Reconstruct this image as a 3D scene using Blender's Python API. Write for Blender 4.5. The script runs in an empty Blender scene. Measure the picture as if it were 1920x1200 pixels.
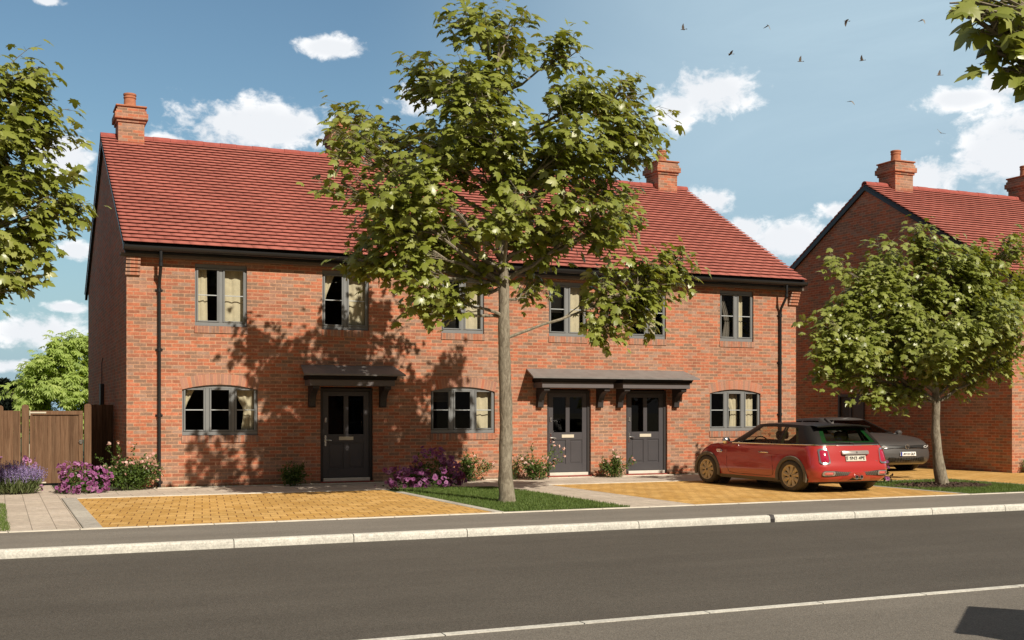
import bpy, math, random
import numpy as np
from mathutils import Vector, Matrix
R = math.radians
sc = bpy.context.scene
COL = sc.collection

# ---------------------------------------------------------------- camera
YAW = 0.4196
cam_d = bpy.data.cameras.new('camera'); cam = bpy.data.objects.new('camera', cam_d); COL.objects.link(cam)
cam.location = (0, 0, 1.65); cam.rotation_euler = (R(90), 0, -YAW)
cam_d.sensor_width = 36; cam_d.lens = 40.54; cam_d.shift_y = 0.0889
cam_d.clip_start = 0.05; cam_d.clip_end = 3000
sc.camera = cam
# ---------------------------------------------------------------- colour, light
sc.view_settings.view_transform = 'Standard'; sc.view_settings.look = 'None'
sc.view_settings.gamma = 1; sc.view_settings.exposure = 0.10
sc.cycles.max_bounces = 8; sc.cycles.transparent_max_bounces = 12
sc.cycles.caustics_reflective = False; sc.cycles.caustics_refractive = False
SUN = Vector((0.19, -1.0, 0.83)).normalized()
sl = bpy.data.lights.new('sun', 'SUN'); sl.energy = 5.0; sl.angle = R(0.55); sl.color = (1.0, 0.90, 0.755)
so = bpy.data.objects.new('sun', sl); COL.objects.link(so); so.location = (5, -20, 30)
so.rotation_euler = SUN.to_track_quat('Z', 'Y').to_euler()

# ---------------------------------------------------------------- node helpers
class NT:
    def __init__(s, nt):
        s.nt = nt; s.n = nt.nodes; s.l = nt.links
    def new(s, t, **kw):
        n = s.n.new(t)
        for k, v in kw.items(): setattr(n, k, v)
        return n
    def link(s, a, b): s.l.new(a, b)
    def put(s, inp, v):
        if hasattr(v, 'links') or isinstance(v, bpy.types.NodeSocket): s.l.new(v, inp)
        else: inp.default_value = v
    def math(s, op, a, b=None, c=None, clamp=False):
        n = s.n.new('ShaderNodeMath'); n.operation = op; n.use_clamp = clamp
        s.put(n.inputs[0], a)
        if b is not None: s.put(n.inputs[1], b)
        if c is not None: s.put(n.inputs[2], c)
        return n.outputs[0]
    def mix(s, f, a, b, mode='MIX'):
        n = s.n.new('ShaderNodeMix'); n.data_type = 'RGBA'; n.blend_type = mode
        s.put(n.inputs[0], f); s.put(n.inputs[6], a); s.put(n.inputs[7], b)
        return n.outputs[2]
    def maprange(s, v, a, b, c=0.0, d=1.0, smooth=True):
        n = s.n.new('ShaderNodeMapRange')
        if smooth: n.interpolation_type = 'SMOOTHSTEP'
        s.put(n.inputs[0], v)
        for i, x in enumerate((a, b, c, d)): s.put(n.inputs[i + 1], x)
        return n.outputs[0]
    def noise(s, vec, scale, detail=4, rough=0.5, dist=0.0):
        n = s.n.new('ShaderNodeTexNoise'); s.l.new(vec, n.inputs['Vector'])
        n.inputs['Scale'].default_value = scale; n.inputs['Detail'].default_value = detail
        n.inputs['Roughness'].default_value = rough; n.inputs['Distortion'].default_value = dist
        return n.outputs[0]
    def ramp(s, f, stops, interp='LINEAR'):
        n = s.n.new('ShaderNodeValToRGB'); n.color_ramp.interpolation = interp
        e = n.color_ramp.elements
        while len(e) < len(stops): e.new(0.5)
        for i, (p, c) in enumerate(stops):
            e[i].position = p; e[i].color = (*c, 1) if len(c) == 3 else c
        s.l.new(f, n.inputs[0]); return n.outputs[0]
    def mapping(s, vec, scale=(1, 1, 1), rot=(0, 0, 0), loc=(0, 0, 0)):
        n = s.n.new('ShaderNodeMapping'); s.l.new(vec, n.inputs[0])
        n.inputs['Scale'].default_value = scale; n.inputs['Rotation'].default_value = rot
        n.inputs['Location'].default_value = loc
        return n.outputs[0]

def c4(c): return (*c, 1.0)

def material(name, base=(0.5, 0.5, 0.5), rough=0.6, metal=0.0, spec=0.5, var=0.0, vscale=3.0, bump=0.0, bscale=60.0, coat=0.0):
    m = bpy.data.materials.new(name); m.use_nodes = True
    g = NT(m.node_tree); b = g.n['Principled BSDF']
    b.inputs['Base Color'].default_value = c4(base); b.inputs['Roughness'].default_value = rough
    b.inputs['Metallic'].default_value = metal; b.inputs['Specular IOR Level'].default_value = spec
    b.inputs['Coat Weight'].default_value = coat
    tc = g.new('ShaderNodeTexCoord')
    if var > 0:
        f = g.noise(tc.outputs['Object'], vscale, 6, 0.65)
        f = g.maprange(f, 0.3, 0.7, 1 - var, 1 + var)
        cb = g.new('ShaderNodeCombineXYZ'); [g.link(f, cb.inputs[i]) for i in range(3)]
        g.link(g.mix(1.0, c4(base), cb.outputs[0], 'MULTIPLY'), b.inputs['Base Color'])
    if bump > 0:
        f = g.noise(tc.outputs['Object'], bscale, 4, 0.7)
        bn = g.new('ShaderNodeBump'); bn.inputs['Strength'].default_value = bump; bn.inputs['Distance'].default_value = 0.01
        g.link(f, bn.inputs['Height']); g.link(bn.outputs[0], b.inputs['Normal'])
    return m

def brickmat(name, bw, rh, mortar, stops, mcol, rot=0.0, offset=0.5, rough=0.85, bump=0.6, grain=0.12, msize=0.009, smooth=0.15, shift=(0, 0, 0), spec=0.3):
    m = bpy.data.materials.new(name); m.use_nodes = True
    g = NT(m.node_tree); b = g.n['Principled BSDF']
    uv = g.new('ShaderNodeUVMap'); uv.uv_map = 'UVMap'
    v = g.mapping(uv.outputs[0], rot=(0, 0, rot), loc=shift)
    t = g.new('ShaderNodeTexBrick'); g.link(v, t.inputs['Vector'])
    t.offset = offset; t.inputs['Scale'].default_value = 1.0
    t.inputs['Color1'].default_value = (0, 0, 0, 1); t.inputs['Color2'].default_value = (1, 1, 1, 1)
    t.inputs['Mortar'].default_value = (0, 0, 0, 1)
    t.inputs['Mortar Size'].default_value = msize; t.inputs['Mortar Smooth'].default_value = smooth
    t.inputs['Brick Width'].default_value = bw; t.inputs['Row Height'].default_value = rh
    tone = g.ramp(t.outputs['Color'], stops, 'CONSTANT')
    tc = g.new('ShaderNodeTexCoord')
    n1 = g.noise(tc.outputs['Object'], 40, 5, 0.7); n2 = g.noise(tc.outputs['Object'], 0.7, 3, 0.5)
    n3 = g.noise(v, 9, 3, 0.5)
    f1 = g.maprange(n1, 0.3, 0.7, 1 - grain, 1 + grain); f2 = g.maprange(n2, 0.3, 0.7, 0.93, 1.07); f3 = g.maprange(n3, 0.3, 0.7, 0.9, 1.1)
    f = g.math('MULTIPLY', g.math('MULTIPLY', f1, f2), f3)
    cb = g.new('ShaderNodeCombineXYZ'); [g.link(f, cb.inputs[i]) for i in range(3)]
    colr = g.mix(t.outputs['Fac'], tone, c4(mcol))
    g.link(g.mix(1.0, colr, cb.outputs[0], 'MULTIPLY'), b.inputs['Base Color'])
    b.inputs['Roughness'].default_value = rough; b.inputs['Specular IOR Level'].default_value = spec
    h = g.math('ADD', g.math('MULTIPLY', g.math('SUBTRACT', 1.0, t.outputs['Fac']), 1.0), g.math('MULTIPLY', n1, 0.35))
    bn = g.new('ShaderNodeBump'); bn.inputs['Strength'].default_value = bump; bn.inputs['Distance'].default_value = 0.006
    g.link(h, bn.inputs['Height']); g.link(bn.outputs[0], b.inputs['Normal'])
    return m

def leafmat(name, a, b_, c_, trans=0.3, rough=0.42, spec=0.5):
    m = bpy.data.materials.new(name); m.use_nodes = True
    g = NT(m.node_tree); b = g.n['Principled BSDF']; out = g.n['Material Output']
    at = g.new('ShaderNodeAttribute'); at.attribute_name = 'rnd'
    col = g.ramp(at.outputs['Fac'], [(0.0, a), (0.5, b_), (1.0, c_)])
    g.link(col, b.inputs['Base Color']); b.inputs['Roughness'].default_value = rough
    b.inputs['Specular IOR Level'].default_value = spec
    tr = g.new('ShaderNodeBsdfTranslucent')
    g.link(g.mix(1.0, col, (1.5, 1.35, 0.5, 1), 'MULTIPLY'), tr.inputs['Color'])
    mx = g.new('ShaderNodeMixShader'); mx.inputs[0].default_value = trans
    g.link(b.outputs[0], mx.inputs[1]); g.link(tr.outputs[0], mx.inputs[2]); g.link(mx.outputs[0], out.inputs[0])
    return m

def glassmat(name, tint=(1, 1, 1), ior=1.4, rough=0.0):
    m = bpy.data.materials.new(name); m.use_nodes = True
    g = NT(m.node_tree); out = g.n['Material Output']; g.n.remove(g.n['Principled BSDF'])
    fr = g.new('ShaderNodeFresnel'); geo = g.new('ShaderNodeNewGeometry')
    g.link(g.math('ADD', ior, g.math('MULTIPLY', geo.outputs['Backfacing'], 1/ior - ior)), fr.inputs['IOR'])   # same reflection from either side
    tp = g.new('ShaderNodeBsdfTransparent'); tp.inputs[0].default_value = c4(tint)
    gl = g.new('ShaderNodeBsdfGlossy'); gl.inputs['Roughness'].default_value = rough
    mx = g.new('ShaderNodeMixShader'); g.link(fr.outputs[0], mx.inputs[0])
    g.link(tp.outputs[0], mx.inputs[1]); g.link(gl.outputs[0], mx.inputs[2]); g.link(mx.outputs[0], out.inputs[0])
    return m

# ---------------------------------------------------------------- world: sky with clouds
w = bpy.data.worlds.new('World'); sc.world = w; w.use_nodes = True
g = NT(w.node_tree); bg = g.n['Background']
sky = g.new('ShaderNodeTexSky'); sky.sky_type = 'NISHITA'; sky.sun_disc = False
sky.sun_elevation = math.asin(SUN.z); sky.sun_rotation = math.atan2(SUN.x, SUN.y)
sky.air_density = 1.2; sky.dust_density = 0.6; sky.ozone_density = 2.0; sky.altitude = 0
tc = g.new('ShaderNodeTexCoord'); D3 = tc.outputs['Generated']
sp = g.new('ShaderNodeSeparateXYZ'); g.link(D3, sp.inputs[0])
AZ = g.math('ARCTAN2', sp.outputs[0], sp.outputs[1]); EL = g.math('ARCSINE', sp.outputs[2])
cloud_vec = g.mapping(D3, scale=(1, 1, 1.5))
nz = g.noise(cloud_vec, 20, 10, 0.62, 0.35); nz2 = g.noise(cloud_vec, 70, 8, 0.62, 0.3)
nzz = g.math('ADD', g.math('MULTIPLY', g.math('SUBTRACT', nz, 0.5), 3.0), g.math('MULTIPLY', g.math('SUBTRACT', nz2, 0.5), 1.6))
CL = [(0.263,0.302,0.036,0.010),(0.200,0.237,0.074,0.024),(0.128,0.219,0.03,0.008),(0.050,0.205,0.028,0.020),(0.591,0.265,0.047,0.022),
 (0.562,0.256,0.022,0.017),(0.589,0.178,0.026,0.013),(0.62,0.153,0.018,0.012),(0.653,0.141,0.040,0.018),(0.79,0.247,0.036,0.010),(0.822,0.256,0.022,0.016),
 (0.83,0.203,0.052,0.042),(0.762,0.188,0.034,0.018),(0.341,0.262,0.028,0.015),(0.029,0.064,0.038,0.017),(0.013,0.036,0.024,0.006),(0.049,0.084,0.02,0.005),
 (0.057,0.129,0.016,0.009),(0.037,0.319,0.016,0.004),(0.86,0.17,0.06,0.04),(0.70,0.165,0.02,0.008),
 (1.05,0.3,0.12,0.05),(-0.3,0.2,0.15,0.04),(1.5,0.2,0.2,0.05)]
field = None
for a, e, ra, re in CL:
    dx = g.math('DIVIDE', g.math('SUBTRACT', AZ, a), ra * 1.15); dy = g.math('DIVIDE', g.math('SUBTRACT', EL, e), re * 1.25)
    q = g.math('SQRT', g.math('ADD', g.math('MULTIPLY', dx, dx), g.math('MULTIPLY', dy, dy)))
    q = g.math('SUBTRACT', 1.0, q)
    field = q if field is None else g.math('MAXIMUM', field, q)
dens = g.math('ADD', field, g.math('MULTIPLY', nzz, 0.62))
mask = g.maprange(dens, 0.12, 0.62)
shade = g.maprange(g.math('ADD', field, g.math('MULTIPLY', g.noise(g.mapping(D3, loc=(0, 0, -0.012), scale=(1, 1, 1.5)), 16, 6, 0.55), 0.9)), 0.5, 1.1)
ccol = g.mix(shade, (12.3, 12.3, 12.3, 1), (9.6, 9.9, 10.3, 1))
# thin high veil toward the sun side of the view
cir = g.noise(g.mapping(D3, scale=(1.2, 1.2, 4.5), rot=(0.3, 0.2, 0)), 3.0, 8, 0.62, 0.6)
veil = g.math('MULTIPLY', g.maprange(cir, 0.3, 0.85), g.maprange(AZ, 0.35, 0.75))
skyc = g.mix(1.0, sky.outputs[0], (0.86, 1.0, 1.0, 1), 'MULTIPLY')
skyc = g.mix(g.maprange(EL, -0.02, 0.20, 0.85, 0.0), skyc, (3.3, 5.2, 7.0, 1))
base = g.mix(g.math('MULTIPLY', g.math('ADD', g.math('MULTIPLY', veil, 0.25), g.maprange(AZ, 0.27, 0.62, 0.0, 0.75)), g.maprange(EL, 0.06, 0.25, 0.45, 1.0)), skyc, (5.3, 7.1, 8.3, 1))
fin = g.mix(mask, base, ccol)
# unseen sky overhead and behind the viewer: dimmed and warmed to cut blue fill
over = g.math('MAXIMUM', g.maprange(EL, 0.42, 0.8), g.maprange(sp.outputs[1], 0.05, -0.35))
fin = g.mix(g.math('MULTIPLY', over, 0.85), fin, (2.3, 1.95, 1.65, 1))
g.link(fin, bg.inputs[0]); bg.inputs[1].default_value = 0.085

# ---------------------------------------------------------------- mesh helpers
def setuv(me):
    n = len(me.loops)
    if n == 0: return
    uvl = me.uv_layers.new(name='UVMap')
    co = np.empty(len(me.vertices) * 3, np.float32); me.vertices.foreach_get('co', co); co = co.reshape(-1, 3)
    li = np.empty(n, np.int32); me.loops.foreach_get('vertex_index', li)
    nr = np.empty(len(me.polygons) * 3, np.float32); me.polygons.foreach_get('normal', nr); nr = np.abs(nr.reshape(-1, 3))
    lt = np.empty(len(me.polygons), np.int32); me.polygons.foreach_get('loop_total', lt)
    ln = np.repeat(nr, lt, axis=0); p = co[li]
    uv = np.empty((n, 2), np.float32)
    isz = (ln[:, 2] > ln[:, 0]) & (ln[:, 2] > ln[:, 1]); isx = (~isz) & (ln[:, 0] > ln[:, 1]); isy = ~(isz | isx)
    uv[isz] = p[isz][:, :2]; uv[isx] = p[isx][:, 1:3]; uv[isy] = p[isy][:, [0, 2]]
    uvl.data.foreach_set('uv', uv.ravel())

def link(name, me, mat, parent=None, smooth=False, loc=None):
    o = bpy.data.objects.new(name, me); COL.objects.link(o)
    for m in (mat if isinstance(mat, (list, tuple)) else [mat]): me.materials.append(m)
    if smooth: me.polygons.foreach_set('use_smooth', [True] * len(me.polygons))
    if parent: o.parent = parent
    if loc: o.location = loc
    return o

class MB:
    def __init__(s): s.v = []; s.f = []
    def add(s, vs, fs):
        o = len(s.v); s.v += [tuple(float(c) for c in p) for p in vs]; s.f += [tuple(int(i) + o for i in f) for f in fs]; return s
    def box(s, x0, y0, z0, x1, y1, z1):
        v = [(x0,y0,z0),(x1,y0,z0),(x1,y1,z0),(x0,y1,z0),(x0,y0,z1),(x1,y0,z1),(x1,y1,z1),(x0,y1,z1)]
        return s.add(v, [(0,3,2,1),(4,5,6,7),(0,1,5,4),(1,2,6,5),(2,3,7,6),(3,0,4,7)])
    def bbox(s, x0, y0, z0, x1, y1, z1, b=0.006):
        # box with small chamfers
        b = min(b, (x1-x0)*.4, (y1-y0)*.4, (z1-z0)*.4); v = []; idx = {}
        X = (x0, x1); Y = (y0, y1); Z = (z0, z1); sg = (1, -1)
        for i in (0,1):
            for j in (0,1):
                for k in (0,1):
                    for a in range(3):
                        idx[i,j,k,a] = len(v)
                        d = [b*sg[i], b*sg[j], b*sg[k]]; d[a] = 0
                        v.append((X[i]+d[0], Y[j]+d[1], Z[k]+d[2]))
        I = lambda i,j,k,a: idx[i,j,k,a]
        f = []
        f += [(I(0,0,0,0),I(0,0,1,0),I(0,1,1,0),I(0,1,0,0)),(I(1,0,0,0),I(1,1,0,0),I(1,1,1,0),I(1,0,1,0))]
        f += [(I(0,0,0,1),I(1,0,0,1),I(1,0,1,1),I(0,0,1,1)),(I(0,1,0,1),I(0,1,1,1),I(1,1,1,1),I(1,1,0,1))]
        f += [(I(0,0,0,2),I(0,1,0,2),I(1,1,0,2),I(1,0,0,2)),(I(0,0,1,2),I(1,0,1,2),I(1,1,1,2),I(0,1,1,2))]
        for i in (0,1):
            for j in (0,1): f.append((I(i,j,0,0),I(i,j,1,0),I(i,j,1,1),I(i,j,0,1)) if i==j else (I(i,j,0,0),I(i,j,0,1),I(i,j,1,1),I(i,j,1,0)))
        for i in (0,1):
            for k in (0,1): f.append((I(i,0,k,0),I(i,0,k,2),I(i,1,k,2),I(i,1,k,0)) if i==k else (I(i,0,k,0),I(i,1,k,0),I(i,1,k,2),I(i,0,k,2)))
        for j in (0,1):
            for k in (0,1): f.append((I(0,j,k,1),I(1,j,k,1),I(1,j,k,2),I(0,j,k,2)) if j==k else (I(0,j,k,1),I(0,j,k,2),I(1,j,k,2),I(1,j,k,1)))
        for i in (0,1):
            for j in (0,1):
                for k in (0,1): f.append((I(i,j,k,0),I(i,j,k,1),I(i,j,k,2)) if (i+j+k)%2==0 else (I(i,j,k,0),I(i,j,k,2),I(i,j,k,1)))
        return s.add(v, f)
    def quad(s, a, b, c, d): return s.add([a, b, c, d], [(0,1,2,3)])
    def tube(s, pts, rad, n=8, cap=True):
        pts = [Vector(p) for p in pts]; k = len(pts)
        if not isinstance(rad, (list, tuple)): rad = [rad] * k
        vs = []; t0 = (pts[1]-pts[0]).normalized(); up = Vector((0,0,1)) if abs(t0.z) < .9 else Vector((1,0,0))
        a = t0.cross(up).normalized()
        for i in range(k):
            t = (pts[min(i+1,k-1)] - pts[max(i-1,0)]).normalized()
            a = (a - t*a.dot(t)).normalized(); b = t.cross(a)
            for j in range(n):
                q = 2*math.pi*j/n; vs.append(pts[i] + (a*math.cos(q)+b*math.sin(q))*rad[i])
        fs = [(i*n+j, i*n+(j+1)%n, (i+1)*n+(j+1)%n, (i+1)*n+j) for i in range(k-1) for j in range(n)]
        if cap: fs += [tuple(range(n-1,-1,-1)), tuple((k-1)*n+j for j in range(n))]
        return s.add(vs, fs)
    def lathe(s, prof, n=24, centre=(0,0,0), axis='Z', closed=False):
        vs = []; k = len(prof); cx, cy, cz = centre
        for r, h in prof:
            for j in range(n):
                q = 2*math.pi*j/n; c, d = r*math.cos(q), r*math.sin(q)
                vs.append({'Z': (cx+c, cy+d, cz+h), 'X': (cx+h, cy+c, cz+d), 'Y': (cx+c, cy+h, cz+d)}[axis])
        fs = [(i*n+j, i*n+(j+1)%n, (i+1)*n+(j+1)%n, (i+1)*n+j) for i in range(k-1) for j in range(n)]
        if closed: fs += [((k-1)*n+j, (k-1)*n+(j+1)%n, (j+1)%n, j) for j in range(n)]
        else: fs += [tuple(range(n-1,-1,-1)), tuple((k-1)*n+j for j in range(n))]
        return s.add(vs, fs)
    def prism(s, poly, x0, x1, axis='X'):
        # poly: 2-D points; axis X -> (y,z); axis Y -> (x,z); axis Z -> (x,y)
        n = len(poly)
        P = lambda p, h: {'X': (h, p[0], p[1]), 'Y': (p[0], h, p[1]), 'Z': (p[0], p[1], h)}[axis]
        vs = [P(p, x0) for p in poly] + [P(p, x1) for p in poly]
        fs = [tuple(range(n)), tuple(range(2*n-1, n-1, -1))] + [(i, n+i, n+(i+1)%n, (i+1)%n) for i in range(n)]
        return s.add(vs, fs)
    def grid(s, P):
        a, b = len(P), len(P[0]); vs = [p for r in P for p in r]
        return s.add(vs, [(i*b+j, i*b+j+1, (i+1)*b+j+1, (i+1)*b+j) for i in range(a-1) for j in range(b-1)])
    def build(s, name, mat, parent=None, smooth=False, loc=None, fix=False):
        me = bpy.data.meshes.new(name); me.from_pydata(s.v, [], s.f); me.update()
        if fix:
            import bmesh
            bm = bmesh.new(); bm.from_mesh(me); bmesh.ops.recalc_face_normals(bm, faces=bm.faces); bm.to_mesh(me); bm.free()
        setuv(me)
        o = link(name, me, mat, parent, smooth, loc)
        if smooth:
            ea = np.zeros(1)
            try: me.set_sharp_from_angle(angle=R(40))
            except Exception: pass
        return o

def tag(o, label=None, cat=None, group=None, kind=None):
    if label: o['label'] = label
    if cat: o['category'] = cat
    if group: o['group'] = group
    if kind: o['kind'] = kind
    return o
def thing(name, label, cat, loc=(0,0,0), group=None):
    o = bpy.data.objects.new(name, None); COL.objects.link(o); o.location = loc
    return tag(o, label, cat, group)
def struct(o, kind='structure'): o['kind'] = kind; return o

# ---------------------------------------------------------------- materials
BR = [(0.0,(0.45,0.158,0.086)),(0.18,(0.37,0.148,0.090)),(0.31,(0.265,0.162,0.112)),(0.43,(0.37,0.200,0.140)),(0.55,(0.48,0.172,0.096)),(0.68,(0.29,0.172,0.120)),(0.79,(0.34,0.132,0.078)),(0.88,(0.35,0.222,0.165))]
M = {}
M['brick'] = brickmat('brick', 0.263, 0.0775, 0, BR, (0.49,0.280,0.180), grain=0.16)
SOL = [(0.0,(0.36,0.185,0.13)),(0.25,(0.29,0.175,0.13)),(0.5,(0.40,0.165,0.105)),(0.72,(0.33,0.21,0.165)),(0.88,(0.38,0.15,0.09))]
M['soldier'] = brickmat('soldier_brick', 0.9, 0.0775, 0, SOL, (0.50,0.27,0.16), rot=R(90), offset=0.3, msize=0.006, shift=(0.37,0,0))
M['gable_brick'] = M['brick']
ROOF = [(0.0,(0.375,0.120,0.095)),(0.5,(0.385,0.126,0.099)),(1.0,(0.395,0.132,0.104))]
def tilemat(name, stops, rough=0.8):
    m = bpy.data.materials.new(name); m.use_nodes = True; g = NT(m.node_tree); b = g.n['Principled BSDF']
    at = g.new('ShaderNodeAttribute'); at.attribute_name = 'rnd'
    col = g.ramp(at.outputs['Fac'], stops)
    tc = g.new('ShaderNodeTexCoord')
    n1 = g.maprange(g.noise(tc.outputs['Object'], 14, 6, 0.7), 0.3, 0.7, 0.95, 1.05); n2 = g.maprange(g.noise(tc.outputs['Object'], 0.9, 5, 0.6), 0.3, 0.7, 0.9, 1.1)
    f = g.math('MULTIPLY', n1, n2); cb = g.new('ShaderNodeCombineXYZ'); [g.link(f, cb.inputs[i]) for i in range(3)]
    g.link(g.mix(1.0, col, cb.outputs[0], 'MULTIPLY'), b.inputs['Base Color']); b.inputs['Roughness'].default_value = rough
    b.inputs['Specular IOR Level'].default_value = 0.25
    bn = g.new('ShaderNodeBump'); bn.inputs['Strength'].default_value = 0.3; bn.inputs['Distance'].default_value = 0.005
    g.link(g.noise(tc.outputs['Object'], 60, 4, 0.7), bn.inputs['Height']); g.link(bn.outputs[0], b.inputs['Normal'])
    return m
M['tile'] = tilemat('roof_tile', ROOF)
M['ridge'] = material('ridge_clay', (0.34,0.092,0.075), 0.8, var=0.12, vscale=6, spec=0.2)
M['pot'] = material('terracotta', (0.42,0.17,0.095), 0.8, var=0.15, vscale=8, spec=0.2)
M['black_metal'] = material('black_gutter', (0.016,0.016,0.017), 0.38, var=0.1)
M['black_paint'] = material('black_paint', (0.030,0.026,0.026), 0.55, var=0.1)
M['soffit'] = material('soffit_strip', (0.13,0.105,0.085), 0.6, var=0.1)
M['frame'] = material('grey_frame', (0.195,0.205,0.210), 0.45, var=0.05)
M['bar'] = material('glazing_bar', (0.42,0.45,0.46), 0.5)
M['door'] = material('door_paint', (0.064,0.060,0.066), 0.45, var=0.06, vscale=2)
M['canopy'] = material('canopy_lead', (0.20,0.19,0.185), 0.5, var=0.12, vscale=4)
M['canopy_paint'] = material('canopy_paint', (0.125,0.112,0.115), 0.5, var=0.06)
M['chrome'] = material('chrome', (0.85,0.83,0.80), 0.16, metal=1.0)
M['cornice'] = material('cornice_shade', (0.012,0.011,0.011), 0.7, spec=0.2)  # shadow under the roof edge put into a near-black colour
M['brass'] = material('pale_plate', (0.62,0.57,0.46), 0.4, var=0.05)
M['white'] = material('white_sill', (0.66,0.62,0.55), 0.6, var=0.08)
M['glass'] = glassmat('window_glass', (0.92,0.94,0.93), 1.28)
M['curtain'] = material('curtain_cloth', (0.56,0.49,0.35), 0.9, var=0.08, vscale=10, spec=0.1)
M['curtain_light'] = material('curtain_lining', (0.72,0.64,0.45), 0.9, var=0.06, vscale=8, spec=0.1)
M['dark_curtain'] = material('dark_voile', (0.16,0.14,0.12), 0.9, var=0.1, spec=0.1)
M['slats'] = material('blind_slats', (0.12,0.11,0.10), 0.6)
M['room'] = material('unlit_room', (0.035,0.028,0.024), 0.9, spec=0.1)  # near-black colour stands in for the unlit interiors
YEL = [(0.0,(0.56,0.330,0.098)),(0.25,(0.61,0.370,0.12)),(0.45,(0.53,0.305,0.085)),(0.65,(0.64,0.395,0.135)),(0.85,(0.57,0.345,0.108))]
M['paver'] = brickmat('yellow_paver', 0.26, 0.36, 0, YEL, (0.23,0.11,0.035), rot=R(9), msize=0.010, bump=0.35, grain=0.18, smooth=0.3)
SLAB = [(0.0,(0.53,0.455,0.375)),(0.3,(0.56,0.485,0.40)),(0.6,(0.51,0.435,0.36)),(0.8,(0.58,0.50,0.42))]
M['slab'] = brickmat('pale_slab', 0.22, 0.315, 0, SLAB, (0.25,0.21,0.17), rot=R(90), offset=0.0, msize=0.006, bump=0.25, grain=0.10, shift=(0,-0.44+0.315*2,0))
M['slab_strip'] = brickmat('pale_slab_strip', 0.6, 0.6, 0, SLAB, (0.27,0.23,0.19), rot=R(0), offset=0.35, msize=0.008, bump=0.25, grain=0.10)
M['edging'] = brickmat('grey_edging', 0.62, 3.0, 0, [(0.0,(0.44,0.41,0.36)),(0.5,(0.50,0.47,0.41))], (0.2,0.18,0.15), rot=R(90), msize=0.006, grain=0.15)
M['concrete'] = brickmat('kerb_concrete', 500.0, 90.0, 0, [(0.0,(0.58,0.565,0.51)),(0.5,(0.63,0.61,0.55))], (0.10,0.09,0.08), msize=0.010, grain=0.2, shift=(210,33,0), bump=0.4)
M['lead_trim'] = material('white_edging', (0.64,0.59,0.50), 0.7, var=0.15, vscale=4)
def asphalt(name, base, speck):
    m = bpy.data.materials.new(name); m.use_nodes = True; g = NT(m.node_tree); b = g.n['Principled BSDF']
    tc = g.new('ShaderNodeTexCoord'); P = tc.outputs['Object']
    vo = g.new('ShaderNodeTexVoronoi'); g.link(P, vo.inputs['Vector']); vo.inputs['Scale'].default_value = 85
    n1 = g.noise(P, 130, 3, 0.7); n2 = g.noise(P, 0.5, 5, 0.6); n3 = g.noise(g.mapping(P, scale=(0.12, 1.5, 1)), 1.0, 4, 0.6)
    k = g.math('MULTIPLY', g.maprange(vo.outputs['Color'], 0.0, 1.0, 1 - speck, 1 + speck, False), g.maprange(n1, 0.3, 0.7, 0.72, 1.28))
    k = g.math('MULTIPLY', k, g.math('MULTIPLY', g.maprange(n2, 0.3, 0.7, 0.94, 1.06), g.maprange(n3, 0.3, 0.7, 0.93, 1.07)))
    cb = g.new('ShaderNodeCombineXYZ'); [g.link(k, cb.inputs[i]) for i in range(3)]
    g.link(g.mix(1.0, c4(base), cb.outputs[0], 'MULTIPLY'), b.inputs['Base Color'])
    b.inputs['Roughness'].default_value = 0.9; b.inputs['Specular IOR Level'].default_value = 0.25
    bn = g.new('ShaderNodeBump'); bn.inputs['Strength'].default_value = 0.5; bn.inputs['Distance'].default_value = 0.006
    g.link(vo.outputs['Distance'], bn.inputs['Height']); g.link(bn.outputs[0], b.inputs['Normal'])
    return m
M['road'] = asphalt('road_asphalt', (0.096,0.086,0.073), 0.35)
M['pavement'] = asphalt('pavement_asphalt', (0.215,0.195,0.168), 0.22)
M['pavement_near'] = asphalt('near_pavement_asphalt', (0.175,0.158,0.135), 0.3)
M['earth'] = material('earth', (0.10,0.09,0.045), 0.95, var=0.3, vscale=2, bump=0.5)
M['turf'] = material('turf', (0.045,0.068,0.022), 0.95, var=0.35, vscale=5, bump=0.6)
M['soil'] = material('bark_mulch', (0.085,0.050,0.035), 0.95, var=0.5, vscale=30, bump=1.0, bscale=30)
M['wood'] = None
def woodmat():
    m = bpy.data.materials.new('fence_wood'); m.use_nodes = True; g = NT(m.node_tree); b = g.n['Principled BSDF']
    tc = g.new('ShaderNodeTexCoord'); at = g.new('ShaderNodeAttribute'); at.attribute_name = 'rnd'
    n = g.noise(g.mapping(tc.outputs['Object'], scale=(30, 30, 1.3)), 1.0, 6, 0.65, 0.8)
    n2 = g.noise(g.mapping(tc.outputs['Object'], scale=(90, 90, 4)), 1.0, 3, 0.6)
    col = g.ramp(n, [(0.25,(0.085,0.044,0.024)),(0.5,(0.165,0.093,0.053)),(0.75,(0.235,0.148,0.090))])
    k = g.math('MULTIPLY', g.maprange(at.outputs['Fac'], 0, 1, 0.78, 1.18, False), g.maprange(n2, 0.3, 0.7, 0.88, 1.12))
    cb = g.new('ShaderNodeCombineXYZ'); [g.link(k, cb.inputs[i]) for i in range(3)]
    g.link(g.mix(1.0, col, cb.outputs[0], 'MULTIPLY'), b.inputs['Base Color']); b.inputs['Roughness'].default_value = 0.8
    b.inputs['Specular IOR Level'].default_value = 0.2
    bn = g.new('ShaderNodeBump'); bn.inputs['Strength'].default_value = 0.3; bn.inputs['Distance'].default_value = 0.004
    g.link(n, bn.inputs['Height']); g.link(bn.outputs[0], b.inputs['Normal'])
    return m
M['wood'] = woodmat()
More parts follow.
